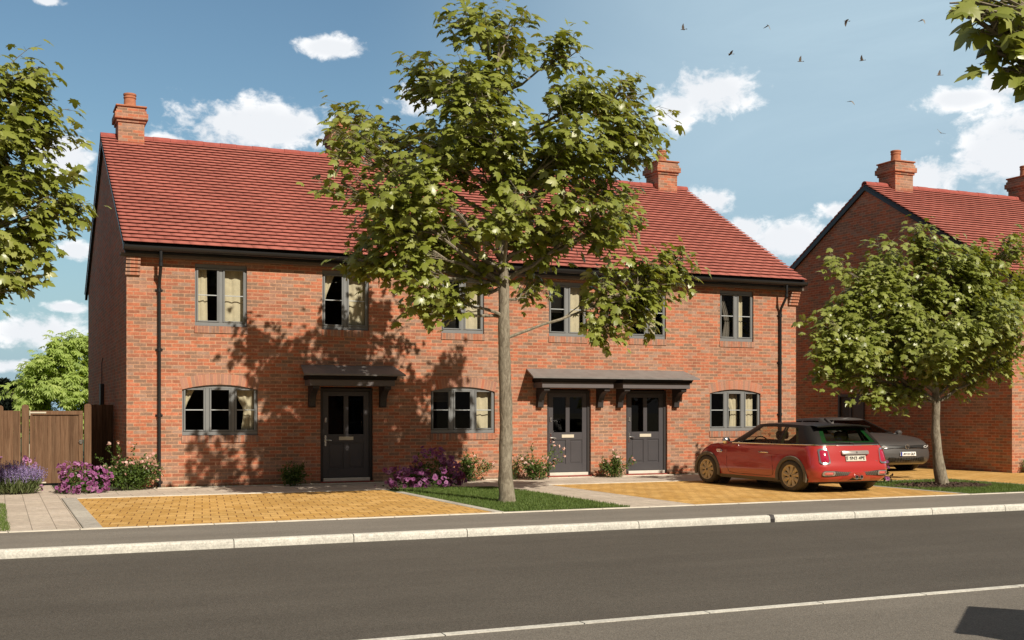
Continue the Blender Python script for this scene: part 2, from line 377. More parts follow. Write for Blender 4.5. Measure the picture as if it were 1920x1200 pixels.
def barkmat(name, a, b_):
    m = bpy.data.materials.new(name); m.use_nodes = True; g = NT(m.node_tree); b = g.n['Principled BSDF']
    tc = g.new('ShaderNodeTexCoord'); v = g.mapping(tc.outputs['Object'], scale=(1, 1, 0.35))
    n = g.noise(v, 22, 6, 0.7, 0.5); n2 = g.noise(tc.outputs['Object'], 3, 4, 0.6)
    col = g.mix(g.maprange(g.math('ADD', g.math('MULTIPLY', n, 0.7), g.math('MULTIPLY', n2, 0.3)), 0.35, 0.65), c4(a), c4(b_))
    g.link(col, b.inputs['Base Color']); b.inputs['Roughness'].default_value = 0.9; b.inputs['Specular IOR Level'].default_value = 0.2
    bn = g.new('ShaderNodeBump'); bn.inputs['Strength'].default_value = 0.9; bn.inputs['Distance'].default_value = 0.02
    g.link(n, bn.inputs['Height']); g.link(bn.outputs[0], b.inputs['Normal'])
    return m
M['bark'] = barkmat('bark', (0.15,0.125,0.090), (0.34,0.30,0.23))
M['maple'] = leafmat('maple_leaf', (0.145,0.180,0.026), (0.240,0.280,0.048), (0.38,0.405,0.130), 0.28, 0.36, 0.65)
M['maple2'] = leafmat('maple_leaf_small_tree', (0.150,0.190,0.034), (0.245,0.290,0.058), (0.38,0.41,0.140), 0.28, 0.38, 0.6)
M['chestnut'] = leafmat('light_leaf', (0.27,0.38,0.09), (0.38,0.50,0.14), (0.50,0.60,0.21), 0.40, 0.5, 0.4)
M['conifer'] = leafmat('dark_needle', (0.008,0.015,0.010), (0.014,0.022,0.016), (0.02,0.032,0.022), 0.05, 0.8, 0.2)
M['shrub'] = leafmat('shrub_leaf', (0.045,0.085,0.014), (0.080,0.135,0.026), (0.13,0.19,0.045), 0.25, 0.45, 0.4)
M['rose'] = leafmat('pink_petal', (0.50,0.24,0.20), (0.62,0.36,0.32), (0.74,0.54,0.47), 0.2, 0.7, 0.2)
M['petunia'] = leafmat('purple_petal', (0.15,0.035,0.115), (0.29,0.085,0.24), (0.52,0.27,0.48), 0.2, 0.6, 0.3)
M['petunia_throat'] = material('dark_throat', (0.06,0.006,0.05), 0.6)
M['lavender'] = leafmat('lavender_bud', (0.20,0.15,0.34), (0.30,0.23,0.46), (0.40,0.33,0.56), 0.15, 0.8, 0.1)
M['lavleaf'] = leafmat('lavender_leaf', (0.08,0.11,0.035), (0.14,0.18,0.07), (0.24,0.27,0.14), 0.2, 0.7, 0.2)
M['grass'] = leafmat('grass_blade', (0.085,0.145,0.030), (0.135,0.205,0.048), (0.21,0.28,0.085), 0.3, 0.6, 0.3)
M['stem'] = material('plant_stem', (0.07,0.09,0.03), 0.8)

# ---------------------------------------------------------------- ground and paving
def sheet(name, poly, z, mat, kind='structure'):
    me = bpy.data.meshes.new(name); me.from_pydata([(x, y, z) for x, y in poly], [], [tuple(range(len(poly)))]); me.update(); setuv(me)
    o = link(name, me, mat); o['kind'] = kind; return o
ZR = -0.10
# one earth sheet with the sunken road cut by its own level
mb = MB()
mb.grid([[(x, y, -0.112) for y in (-700, 1500)] for x in (-1200, 1600)])
struct(mb.build('ground', M['earth']))
mb = MB(); mb.grid([[(x, y, ZR) for y in np.linspace(8.055, 14.90, 5)] for x in np.linspace(-60, 80, 20)]); struct(mb.build('road', M['road']))
mb = MB(); mb.box(-60, 15.03, -0.30, 80, 17.06, 0.0); struct(mb.build('pavement', M['pavement']))
mb = MB(); mb.box(-60, -4.5, -0.30, 80, 7.925, 0.0); mb.build('near_pavement', M['pavement_near'])['kind'] = 'structure'
# kerbs: profile with rounded, battered face; joints drawn as narrow gaps between stones
def kerb(x0, x1, face, back, name, joints):
    s = 1 if back > face else -1
    prof = [(face, -0.28), (face, -0.055), (face + s*0.006, -0.020), (face + s*0.022, 0.0), (face + s*0.05, 0.008), (back, 0.006), (back, -0.28)]
    mb = MB(); js = [x0] + joints + [x1]
    for a, b in zip(js[:-1], js[1:]):
        mb.prism(prof, a + 0.006, b - 0.006, 'X')
    return struct(mb.build(name, M['concrete'], smooth=False, fix=True))
js = [-17.0 + 2.79*i for i in range(7)] + [2.76, 4.34, 5.97, 8.72, 11.14, 12.78, 14.43, 16.1, 17.8, 19.5, 21.2, 23.0] + [25 + 2.0*i for i in range(25)]
js[js.index(11.14)] = 11.14
kerb(-60, 80, 14.905, 15.03, 'kerb', js)
kerb(-60, 80, 8.06, 7.925, 'near_kerb', [-20 + 1.15*i for i in range(60)])
# widened black joint (gully slot) in the kerb
mb = MB(); mb.prism([(14.897, -0.098), (14.897, -0.045), (14.925, 0.0125), (15.0, 0.0125), (15.0, -0.098)], 11.10, 11.18, 'X')
tag(mb.build('kerb_drain', M['black_paint'], fix=True), 'narrow black drain slot cutting through the pale kerb', 'drain')
# white edging strip behind the pavement
mb = MB()
for i in range(60):
    a = -20 + i*0.915; mb.bbox(a + 0.004, 17.06, -0.1, a + 0.911, 17.18, 0.012, 0.008)
struct(mb.build('path_edging', M['lead_trim']))
Z0 = 0.0
mb = MB(); mb.box(-60, 17.18, -0.30, 80, 90, -0.004); struct(mb.build('garden_ground', M['turf']))
sheet('entry_path', [(-0.7,17.18),(1.09,17.18),(1.09,27.6),(-0.7,27.6)], 0.003, M['slab'])
sheet('front_path', [(1.09,23.28),(19.9,23.28),(19.9,25.50),(1.09,25.50)], 0.002, M['slab_strip'])
sheet('driveway', [(1.36,17.18),(7.36,17.18),(7.36,23.08),(1.36,23.08)], 0.004, M['paver'])
mb = MB(); mb.bbox(1.10,17.18,-0.1,1.36,23.28,0.014,0.01); mb.bbox(7.36,17.18,-0.1,7.53,22.3,0.014,0.01); struct(mb.build('driveway_edging', M['edging']))
mb = MB(); mb.bbox(1.36,23.08,-0.1,7.5,23.28,0.013,0.008); mb.bbox(11.2,23.10,-0.1,17.62,23.26,0.013,0.008); struct(mb.build('path_kerb', M['lead_trim']))
mb = MB(); mb.box(1.2,25.46,-0.1,19.9,25.50,0.02); struct(mb.build('wall_edging', M['lead_trim']))
sheet('garden_path', [(9.92,17.18),(11.24,17.18),(11.24,23.28),(9.92,23.28)], 0.0025, M['slab'])
sheet('driveway', [(11.24,17.18),(17.50,17.18),(17.50,23.10),(11.24,23.10)], 0.004, M['paver'])
mb = MB(); mb.bbox(17.50,17.18,-0.1,17.60,23.1,0.014,0.01); mb.bbox(20.86,17.18,-0.1,20.98,21.2,0.014,0.01); mb.bbox(17.6,21.1,-0.1,20.98,21.2,0.014,0.01); struct(mb.build('lawn_edging', M['edging']))
sheet('driveway', [(17.60,21.2),(20.98,21.2),(20.98,17.18),(34,17.18),(34,22.5),(24.6,22.5),(24.6,34),(19.92,34),(19.92,25.5),(17.6,25.5)], 0.0045, M['paver'])
LAWN1 = [(7.53,17.2),(9.90,17.2),(9.95,21.6),(9.75,22.7),(9.0,23.1),(7.53,23.2)]
LAWN2 = [(17.62,17.2),(20.84,17.2),(20.84,21.08),(17.62,21.08)]
# bark mulch ring
random.seed(5)
mul = [(19.05 + 1.25*math.cos(t)*(1+.12*math.sin(3*t)), 19.35 + 0.85*math.sin(t)*(1+.15*math.cos(2*t)), 0.012) for t in np.linspace(0, 2*math.pi, 26, endpoint=False)]
mb = MB(); mb.add([(19.05,19.35,0.05)] + mul, [(0, i+1, (i+1) % 26+1) for i in range(26)])
for i in range(900):
    t = random.uniform(0, 6.283); q = math.sqrt(random.random()); x = 19.05+1.22*q*math.cos(t); y = 19.35+.84*q*math.sin(t); z = .05*(1-q)+.018
    a = random.uniform(0, 6.28); l = random.uniform(.02,.05); ww = random.uniform(.008,.018); tl = random.uniform(-.02,.02)
    c, s_ = math.cos(a), math.sin(a)
    mb.add([(x-c*l-s_*ww,y-s_*l+c*ww,z-tl),(x-c*l+s_*ww,y-s_*l-c*ww,z-tl),(x+c*l+s_*ww,y+s_*l-c*ww,z+tl+.01),(x+c*l-s_*ww,y+s_*l+c*ww,z+tl+.012)], [(0,1,2,3)])
tag(mb.build('bark_mulch', M['soil']), 'brown bark mulch spread round the small tree', 'mulch', kind='stuff')

# ---------------------------------------------------------------- fast scatter mesh
def mesh_np(name, verts, faces, mat, parent=None, rnd=None, mats=None, matidx=None):
    me = bpy.data.meshes.new(name)
    verts = np.asarray(verts, np.float32); faces = np.asarray(faces, np.int32); nf, k = faces.shape
    me.vertices.add(len(verts)); me.vertices.foreach_set('co', verts.ravel())
    me.loops.add(nf*k); me.loops.foreach_set('vertex_index', faces.ravel())
    me.polygons.add(nf); me.polygons.foreach_set('loop_start', np.arange(0, nf*k, k, dtype=np.int32))
    if matidx is not None: me.polygons.foreach_set('material_index', np.asarray(matidx, np.int32))
    me.update(calc_edges=True)
    if rnd is not None:
        at = me.attributes.new('rnd', 'FLOAT', 'FACE'); at.data.foreach_set('value', np.asarray(rnd, np.float32))
    return link(name, me, mats or mat, parent)

def scatter(tv, tf, pos, X, Y, Z, size):
    """copy template verts tv (k,3) with frames X,Y,Z (n,3) and sizes"""
    n = len(pos); k = len(tv)
    V = pos[:, None, :] + size[:, None, None] * (tv[None, :, 0:1]*X[:, None, :] + tv[None, :, 1:2]*Y[:, None, :] + tv[None, :, 2:3]*Z[:, None, :])
    F = tf[None, :, :] + (np.arange(n) * k)[:, None, None]
    return V.reshape(-1, 3), F.reshape(-1, tf.shape[1])

def norm(a): return a / np.maximum(np.linalg.norm(a, axis=-1, keepdims=True), 1e-9)
def frames(dirv, nrm):
    Y = norm(dirv); Z = norm(nrm - (nrm*Y).sum(-1, keepdims=True)*Y); X = np.cross(Y, Z); return X, Y, Z

# maple leaf template (x across, y to the tip)
half = [(0.0,0.0),(0.14,0.03),(0.37,-0.10),(0.33,0.10),(0.60,0.26),(0.40,0.36),(0.52,0.58),(0.24,0.50),(0.21,0.76),(0.0,1.02)]
out = half + [(-x, y) for x, y in half[-2:0:-1]]
def dish(x, y, b=0.35): return -b*abs(x)**1.3 - 0.22*max(0, y-0.25)**2*2
LV = np.array([(0, 0.33, 0.0)] + [(x, y, dish(x, y)) for x, y in out]); nO = len(out)
LF = np.array([(0, i+1, (i+1) % nO + 1) for i in range(nO)])
# simple oval leaf (folded)
OV = np.array([(0,0,0),(0.28,0.35,-0.08),(0.22,0.75,-0.1),(0,1,-0.12),(-0.22,0.75,-0.1),(-0.28,0.35,-0.08)])
OF = np.array([(0,1,2),(0,2,3),(0,3,4),(0,4,5)])
# palmate chestnut leaf: five long leaflets
PV = []; PF = []
for a in (-75,-38,0,38,75):
    c, s_ = math.cos(R(a)), math.sin(R(a)); o = len(PV)
    for x, y in ((0,0),(0.15,0.55),(0,1.0),(-0.15,0.55)):
        L = 1.0 if abs(a) < 50 else .75
        PV.append(((x*c + y*s_)*L, (y*c - x*s_)*L, -0.35*y*y))
    PF += [(o, o+1, o+2), (o, o+2, o+3)]
PV = np.array(PV); PF = np.array(PF)

def rsph(rng, n):
    d = norm(rng.normal(size=(n, 3))); return d

def tree(root, seed, trunk, trad, lobes, lsize, nleaf, lmat, tmpl=(LV, LF), sub=7, tw=5, zmin=None, limbr=0.05, drop=0.45, bark=None, crown_name='crown', leafspread=0.25, gap=0.0, clump=0.0):
    rng = np.random.default_rng(seed); mb = MB(); MAIN = []
    tp = [Vector(p) for p in trunk]
    # resample the trunk smoothly
    def tpoint(z):
        for i in range(len(tp)-1):
            if tp[i].z <= z <= tp[i+1].z:
                f = (z-tp[i].z)/(tp[i+1].z-tp[i].z); return tp[i].lerp(tp[i+1], f), trad[i]*(1-f)+trad[i+1]*f
        return (tp[-1], trad[-1]) if z > tp[-1].z else (tp[0], trad[0])
    zs = np.linspace(tp[0].z, tp[-1].z, 40); P = []; Rr = []
    for i, z in enumerate(zs):
        p, r = tpoint(z)
        w_ = 0 if i < 2 else 1
        P.append(p + Vector((math.sin(z*2.3+seed)*.018, math.cos(z*1.7+seed)*.018, 0))*w_); Rr.append(r*(1+.05*math.sin(z*9+seed)))
    mb.tube(P, Rr, 14)
    lp = []; ld = []   # leaf anchor points and directions
    totw = sum(l[3]**1.7*(l[4] if len(l) > 4 else 1) for l in lobes)
    zt = tp[-1].z
    for l in lobes:
        x, y, z, r = l[:4]; wgt = l[4] if len(l) > 4 else 1
        c = Vector((x, y, z)); hd = math.hypot(x-tp[-1].x, y-tp[-1].y)
        za = max(zmin, min(zt-.05, z - 0.35*hd - 0.25 - r*.3)) if len(l) < 6 else l[5]
        a, ar = tpoint(za)
        lr = min(ar*.62, limbr*(.5+.35*math.sqrt((c-a).length)))*(l[6] if len(l) > 6 else 1)
        if len(l) > 6 and l[6] < .6 and MAIN: a = Vector(MAIN[0][4]); lr = .013
        mid = a.lerp(c, .5) + Vector((rng.normal()*.1, rng.normal()*.1, .12*hd*.6 - .05))
        if len(l) >= 6: mid = a.lerp(c, .5) - Vector((0, 0, .05))
        pts = []
        for t in np.linspace(0, 1, 9):
            p = a*(1-t)**2 + mid*2*t*(1-t) + c*t*t
            if 0 < t < 1: p = p + Vector(rng.normal(size=3)*.025)
            pts.append(p)
        if len(l) > 6 and l[6] >= .6: MAIN.append(pts)
        rad = [lr*(1-.8*t) + .004 for t in np.linspace(0, 1, 9)]
        mb.tube(pts, rad, 6, False)
        nl = int(nleaf*r**1.7*wgt/totw)
        if clump: nsub = max(3, int(nl/(tw*8)))
        else: nsub = sub
        per = max(1, nl // (nsub*tw))
        for k in range(nsub):
            t0 = rng.uniform(.45, 1.0); s0 = pts[min(8, int(t0*8))]
            d = rsph(rng, 1)[0]; d[2] = d[2]*.85 + .1; q = rng.uniform(.55, 1.0)**.6
            e = c + Vector(d)*r*q
            m2 = s0.lerp(e, .5) + Vector((0, 0, .06))
            sp_ = [s0, s0.lerp(m2, .6), m2.lerp(e, .5), e]
            mb.tube(sp_, [.012, .009, .006, .003], 4, False)
            od = (e - s0).normalized()
            for j in range(tw):
                u = rng.uniform(.35, 1.0); b = s0.lerp(e, u)
                dd = Vector(rsph(rng, 1)[0])*.8 + od*.7; dd.z *= .6; dd = dd.normalized()*rng.uniform(.12, .34)*min(1, r/.6)
                e2 = b + dd; mb.tube([b, e2], [.004, .002], 3, False)
                for q2 in range(per):
                    f = rng.uniform(.2, 1.15); o_ = rng.normal(size=3)*leafspread*.45
                    lp.append(np.array(b + dd*f) + o_); ld.append(np.array(dd.normalized()) + rng.normal(size=3)*.55)
    lp = np.array(lp); ld = np.array(ld); n = len(lp)
    if gap > 0:
        keep = rng.uniform(size=n) > gap; lp = lp[keep]; ld = ld[keep]; n = len(lp)
    ld[:, 2] = ld[:, 2]*.4 - drop
    cen = np.array([np.mean([l[0] for l in lobes]), np.mean([l[1] for l in lobes]), np.mean([l[2] for l in lobes])])
    outw = norm(lp - cen); nr = np.zeros((n, 3)); nr[:, 2] = 1.0
    nr = nr + outw*.45 + rng.normal(size=(n, 3))*.34 + np.array([.1,-.62,.25])
    X, Y, Z = frames(ld, nr)
    sz = lsize*rng.uniform(.6, 1.2, n)
    V, F = scatter(tmpl[0], tmpl[1], lp, X, Y, Z, sz)
    rv = np.clip(rng.normal(.5, .22, n), 0, 1)
    mesh_np(crown_name, V, F, lmat, root, np.repeat(rv, len(tmpl[1])))
    mb.build('trunk', bark or M['bark'], root, smooth=True)
    return n

# ---------------------------------------------------------------- houses
D = 25.587
EZ, RZ, OH, TD = 5.172, 8.673, 0.30, 5.632      # eave, ridge height, overhang, half depth
PITCH = math.atan2(RZ-EZ, TD+OH)

def wall_cells(mb, x0, x1, z0, z1, y, holes, flip=False):
    xs = sorted({x0, x1, *[h[0] for h in holes], *[h[1] for h in holes]}); zs = sorted({z0, z1, *[h[2] for h in holes], *[h[3] for h in holes]})
    for i in range(len(xs)-1):
        for k in range(len(zs)-1):
            cx, cz = (xs[i]+xs[i+1])/2, (zs[k]+zs[k+1])/2
            if any(h[0] < cx < h[1] and h[2] < cz < h[3] for h in holes): continue
            mb.quad((xs[i], y, zs[k]), (xs[i+1], y, zs[k]), (xs[i+1], y, zs[k+1]), (xs[i], y, zs[k+1]))

def roof_tiles(root, X0, X1, Y0, seed):
    """courses of separate plain tiles with an open slot under every nose"""
    rng = np.random.default_rng(seed); NC = 34; L = math.hypot(TD+OH, RZ-EZ); g_ = L/NC; tw = 0.335
    cy, sy = math.cos(PITCH), math.sin(PITCH)
    V = []; F = []; rv = []
    ey = Y0 - OH
    def P(x, s, h): return (x, ey + s*cy - h*sy, EZ + s*sy + h*cy)
    for c in range(NC):
        s0 = c*g_ - (0.03 if c == 0 else 0.0); s1 = c*g_ + g_*1.10
        x = X0 - (tw*.5 if c % 2 else 0.0)
        while x < X1 - 1e-6:
            a = max(x, X0); b = min(x + tw - 0.0015, X1); x += tw
            if b - a < 0.02: continue
            j = rng.uniform(-.0008, .0008); nose = 0.064 + j; th = 0.017; lt = rng.uniform(-.0006, .0006); ds = rng.uniform(-.0015, .0015)
            o = len(V)
            V += [P(a, s0+ds, nose), P(b, s0+ds, nose+lt), P(b, s1, 0.022), P(a, s1, 0.022), P(a, s0+ds, nose-th), P(b, s0+ds, nose-th+lt), P(b, s1, 0.004), P(a, s1, 0.004)]
            F += [(o,o+1,o+2,o+3),(o+4,o+7,o+6,o+5),(o,o+4,o+5,o+1),(o,o+3,o+7,o+4),(o+1,o+5,o+6,o+2)]
            rv += [rng.uniform()]*5
    # under-sheet and plain rear slope
    rf = mesh_np('roof', V, F, M['tile'], root, rv)
    mb = MB(); yb = Y0 + 2*TD + OH; ry = Y0 + TD
    mb.add([P(X0+.004, .02, 0), P(X1-.004, .02, 0), P(X1-.004, L, 0), P(X0+.004, L, 0)], [(0,1,2,3)])
    mb.add([P(X0+.004, .02, -.05), P(X1-.004, .02, -.05), P(X1-.004, L, -.05), P(X0+.004, L, -.05)], [(0,3,2,1)])
    mb.build('roof_deck', M['black_paint'], rf)
    V = []; F = []; rv = []
    def Q(x, s, h): return (x, yb - s*cy + h*sy, EZ + s*sy + h*cy)
    for c in range(NC):
        s0 = c*g_; s1 = s0 + g_*1.1; o = len(V)
        V += [Q(X0, s0, .044), Q(X1, s0, .044), Q(X1, s1, .022), Q(X0, s1, .022), Q(X0, s0, .0), Q(X1, s0, .0), Q(X1, s1, .0), Q(X0, s1, .0)]
        F += [(o,o+3,o+2,o+1),(o,o+1,o+5,o+4),(o,o+4,o+7,o+3),(o+1,o+2,o+6,o+5),(o+4,o+5,o+6,o+7)]; rv += [.5]*5
    mesh_np('rear_slope', V, F, M['tile'], rf, rv)
    # ridge tiles
    mb = MB(); n = int((X1-X0)/.42); st = (X1-X0)/n
    for i in range(n):
        a, b = X0 + i*st, X0 + (i+1)*st - .006; up = .008*(i % 2)
        pr = [(ry + math.cos(q)*.125, RZ + .0 + math.sin(q)*.105 + up) for q in np.linspace(-.25, math.pi+.25, 11)]
        pr2 = [(ry + math.cos(q)*.105, RZ - .02 + math.sin(q)*.085) for q in np.linspace(math.pi+.25, -.25, 11)]
        mb.prism(pr + pr2, a, b, 'X')
    mb.build('ridge', M['ridge'], rf, fix=True)
    return rf

def chimney(root, x0, x1, Y0):
    y0 = Y0 + TD - .37; y1 = Y0 + TD + .37
    mb = MB(); mb.box(x0, y0, 8.2, x1, y1, 9.02)
    h = 9.02
    for dx, dz in ((.035, .077), (.085, .155), (.05, .0775), (.02, .077)):
        mb.box(x0-dx, y0-dx, h, x1+dx, y1+dx, h+dz); h += dz
    c = mb.build('chimney', M['brick'], root)
    mb = MB(); mb.bbox(x0-.06, y0-.06, h, x1+.06, y1+.06, h+.045, .012); mb.build('cap', M['pot'], c)
    cx, cy = (x0+x1)/2, (y0+y1)/2; h += .045
    mb = MB(); mb.lathe([(.0,h),(.165,h),(.165,h+.03),(.155,h+.05),(.145,h+.25),(.16,h+.265),(.16,h+.285),(.15,h+.295),(.15,h+.325),(.163,h+.335),(.163,h+.375),(.15,h+.385),(.11,h+.385),(.11,h+.1),(0,h+.1)], 24, (cx,cy,0))
    mb.build('chimney_pot', M['pot'], c, smooth=True)
    # flashing
    mb = MB(); zf = RZ - (.40)*math.tan(PITCH)
    return c

def window(root, x0, x1, z0, z1, panes, y, arch=0.0, sill_h=0.155):
    """x0..x1, z0..z1 is the opening; frame set back 45 mm behind the brick face"""
    yf = y + .045; mb = MB(); W = x1-x0; o = .032; bot = .085
    zt = z1
    # outer frame
    mb.bbox(x0, yf-.0, z0, x1, yf+.07, z0+bot, .006)
    if arch:
        n = 14; top = []; low = []
        for i in range(n+1):
            t = i/n; x = x0 + W*t; q = 1-(2*t-1)**2
            top.append((x, z1 - arch + arch*q)); low.append((x, min(z1-arch+.03, z1-arch+arch*q-.012)))
        mb.prism(top + low[::-1], yf, yf+.07, 'Y'); headz = z1-arch+.03
    else:
        mb.bbox(x0, yf, z1-.085, x1, yf+.07, z1, .006); headz = z1-.085
    mb.bbox(x0, yf, z0+bot, x0+o, yf+.07, headz-.001, .006); mb.bbox(x1-o, yf, z0+bot, x1, yf+.07, headz-.001, .006)
    iw = (W-2*o); mul = .08; cw = (iw - mul*(panes-1))/panes; holes = []
    for i in range(panes):
        a = x0+o+i*(cw+mul); b = a+cw
        if i < panes-1: mb.bbox(b, yf, z0+bot, b+mul, yf+.07, headz, .004)
        s_ = .044
        # sash
        mb.bbox(a+.004, yf-.014, z0+bot+.004, a+s_, yf+.045, headz-.004, .008); mb.bbox(b-s_, yf-.014, z0+bot+.004, b-.004, yf+.045, headz-.004, .008)
        mb.bbox(a+s_, yf-.014, z0+bot+.004, b-s_, yf+.045, z0+bot+.035, .006); mb.bbox(a+s_, yf-.014, headz-.038, b-s_, yf+.045, headz-.004, .006)
        holes.append((a+s_, b-s_, z0+bot+.035, headz-.038))
    wo = mb.build('window', M['frame'], root, fix=True)
    mb = MB(); mp = MB()
    for a, b, c, d in holes:
        m = (c+d)/2; mb.bbox(a, yf+.0, m-.011, b, yf+.012, m+.011, .003)
        mp.quad((a, yf+.016, c), (b, yf+.016, c), (b, yf+.016, d), (a, yf+.016, d))
    mb.build('glazing_bar', M['bar'], wo); mp.build('pane', M['glass'], wo)
    # reveal: jambs, head (wall thickness) in brick
    mb = MB(); yb = y+.11; zt = z1
    mb.quad((x0,y,z0),(x0,yb,z0),(x0,yb,zt-arch),(x0,y,zt-arch)); mb.quad((x1,yb,z0),(x1,y,z0),(x1,y,zt-arch),(x1,yb,zt-arch))
    if not arch: mb.quad((x0,y,zt),(x0,yb,zt),(x1,yb,zt),(x1,y,zt))
    mb.build('reveal', M['brick'], wo)
    # sill of bricks on end
    mb = MB(); mb.bbox(x0-.012, y-.022, z0-sill_h, x1+.012, y+.04, z0-.002, .004); mb.build('sill', M['soldier'], wo)
    if arch:
        n = 22; mb = MB(); cx = (x0+x1)/2; hw = W/2+.0; Rr = (hw**2+arch**2)/(2*arch); zc = z1 - Rr; amax = math.asin(hw/Rr)
        R2 = Rr + .235; 
        for i in range(n):
            a0 = -amax + 2*amax*i/n + .0018; a1 = -amax + 2*amax*(i+1)/n - .0018
            pts = [(cx+Rr*math.sin(a0), zc+Rr*math.cos(a0)), (cx+Rr*math.sin(a1), zc+Rr*math.cos(a1)), (cx+R2*math.sin(a1), zc+R2*math.cos(a1)), (cx+R2*math.sin(a0), zc+R2*math.cos(a0))]
            mb.prism(pts, y-.004, y+.10, 'Y')
        # per brick tone: attribute
        me = bpy.data.meshes.new('arch'); me.from_pydata(mb.v, [], mb.f); me.update()
        at = me.attributes.new('rnd', 'FLOAT', 'FACE'); rr = random.Random(int(x0*100)); vals = []
        for i in range(n): q = rr.random(); vals += [q]*6
        at.data.foreach_set('value', vals); link('arch', me, M['voussoir'], wo)
        # mortar bed behind the arch bricks
        mb = MB(); m = 24; U = [-amax + 2*amax*i/m for i in range(m+1)]
        mb.prism([(cx+(Rr+.003)*math.sin(a), zc+(Rr+.003)*math.cos(a)) for a in U] + [(cx+(R2-.003)*math.sin(a), zc+(R2-.003)*math.cos(a)) for a in U[::-1]], y-.0015, y+.09, 'Y')
        mb.build('arch_mortar', M['mortar'], wo, fix=True)
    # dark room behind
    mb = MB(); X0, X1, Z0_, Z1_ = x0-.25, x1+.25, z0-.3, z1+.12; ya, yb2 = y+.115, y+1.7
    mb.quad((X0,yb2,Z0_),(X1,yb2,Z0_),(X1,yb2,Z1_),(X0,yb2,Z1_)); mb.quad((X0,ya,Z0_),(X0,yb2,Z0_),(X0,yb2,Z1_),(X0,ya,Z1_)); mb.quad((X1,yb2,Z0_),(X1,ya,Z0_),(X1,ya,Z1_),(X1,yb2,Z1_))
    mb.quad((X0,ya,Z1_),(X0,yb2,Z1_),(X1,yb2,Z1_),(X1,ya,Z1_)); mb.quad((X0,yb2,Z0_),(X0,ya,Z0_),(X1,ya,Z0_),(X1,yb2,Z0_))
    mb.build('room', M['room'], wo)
    return wo, holes
M['voussoir'] = tilemat('arch_brick', [(0.0,(0.40,0.19,0.135)),(0.3,(0.33,0.20,0.15)),(0.55,(0.50,0.19,0.11)),(0.8,(0.43,0.23,0.17)),(1.0,(0.46,0.15,0.085))])
M['mortar'] = material('mortar', (0.52,0.29,0.17), 0.9, var=0.1, vscale=20)

def door(root, x0, x1, y):
    z0, z1 = .10, 2.17; yf = y+.07; mb = MB()
    mb.bbox(x0, yf-.01, .045, x0+.075, yf+.08, z1, .005); mb.bbox(x1-.075, yf-.01, .045, x1, yf+.08, z1, .005); mb.bbox(x0+.075, yf-.01, z1-.07, x1-.075, yf+.08, z1, .005)
    dr = mb.build('door', M['black_paint'], root)
    # leaf: stiles and rails round two panes and two sunk panels
    a, b = x0+.08, x1-.08; W = b-a; st = .125; mid = (a+b)/2; m2 = .055; yl = yf+.012; t = .045
    zt = z1-.075; zl = .135; lock0, lock1 = .93, 1.12; mb = MB()
    mb.bbox(a, yl, zl, a+st, yl+t, zt, .004); mb.bbox(b-st, yl, zl, b, yl+t, zt, .004); mb.bbox(mid-m2, yl+.0005, zl+.2, mid+m2, yl+t, lock0, .003); mb.bbox(mid-m2, yl+.0005, lock1, mid+m2, yl+t, zt-.1, .003)
    mb.bbox(a+st, yl, zl, b-st, yl+t, zl+.2, .004); mb.bbox(a+st, yl+.0015, lock0, b-st, yl+t, lock1, .004); mb.bbox(a+st, yl, zt-.1, b-st, yl+t, zt, .004)
    for p, q in ((a+st, mid-m2), (mid+m2, b-st)):
        mb.box(p, yl+.018, zl+.2, q, yl+t-.004, lock0)
        mb.bbox(p+.035, yl+.008, zl+.235, q-.035, yl+.03, lock0-.035, .008)
    lf = mb.build('leaf', M['door'], dr)
    mp = MB()
    for p, q in ((a+st, mid-m2), (mid+m2, b-st)): mp.quad((p, yl+.02, lock1), (q, yl+.02, lock1), (q, yl+.02, zt-.1), (p, yl+.02, zt-.1))
    mp.build('pane', M['door_glass'], dr)
    mb = MB(); mb.bbox(mid-.17, yl-.014, .985, mid+.17, yl-.001, 1.065, .004); mb.build('letterbox', M['brass'], dr)
    mb = MB(); hx = a+.055; mb.bbox(hx-.024, yl-.012, .85, hx+.024, yl, 1.10, .005); mb.tube([(hx,yl-.01,.985),(hx,yl-.045,.985),(hx+.05,yl-.05,.99),(hx+.13,yl-.048,.978)], [.015,.016,.015,.012], 8)
    mb.build('handle', M['chrome'], dr, smooth=True)
    mb = MB(); mb.bbox(hx-.028, yl-.024, 1.39, hx+.034, yl, 1.51, .008); mb.build('lock', M['chrome'], dr)
    mb = MB(); mb.bbox(x0+.075, y+.0, .05, x1-.075, yf+.05, .125, .006); mb.build('threshold', M['white'], dr)
    mb = MB(); mb.bbox(x0-.02, y-.05, -.05, x1+.02, y+.02, .048, .006); mb.build('step', M['ridge'], dr)
    mb = MB(); yb = y+.16
    mb.quad((x0,y,0),(x0,yb,0),(x0,yb,z1+.03),(x0,y,z1+.03)); mb.quad((x1,yb,0),(x1,y,0),(x1,y,z1+.03),(x1,yb,z1+.03)); mb.quad((x0,y,z1+.03),(x0,yb,z1+.03),(x1,yb,z1+.03),(x1,y,z1+.03))
    mb.build('reveal', M['brick'], dr)
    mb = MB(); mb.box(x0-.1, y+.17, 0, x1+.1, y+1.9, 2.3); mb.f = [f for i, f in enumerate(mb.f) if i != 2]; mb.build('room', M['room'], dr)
    return dr
M['door_glass'] = glassmat('door_glass', (0.6,0.6,0.6), 1.45)

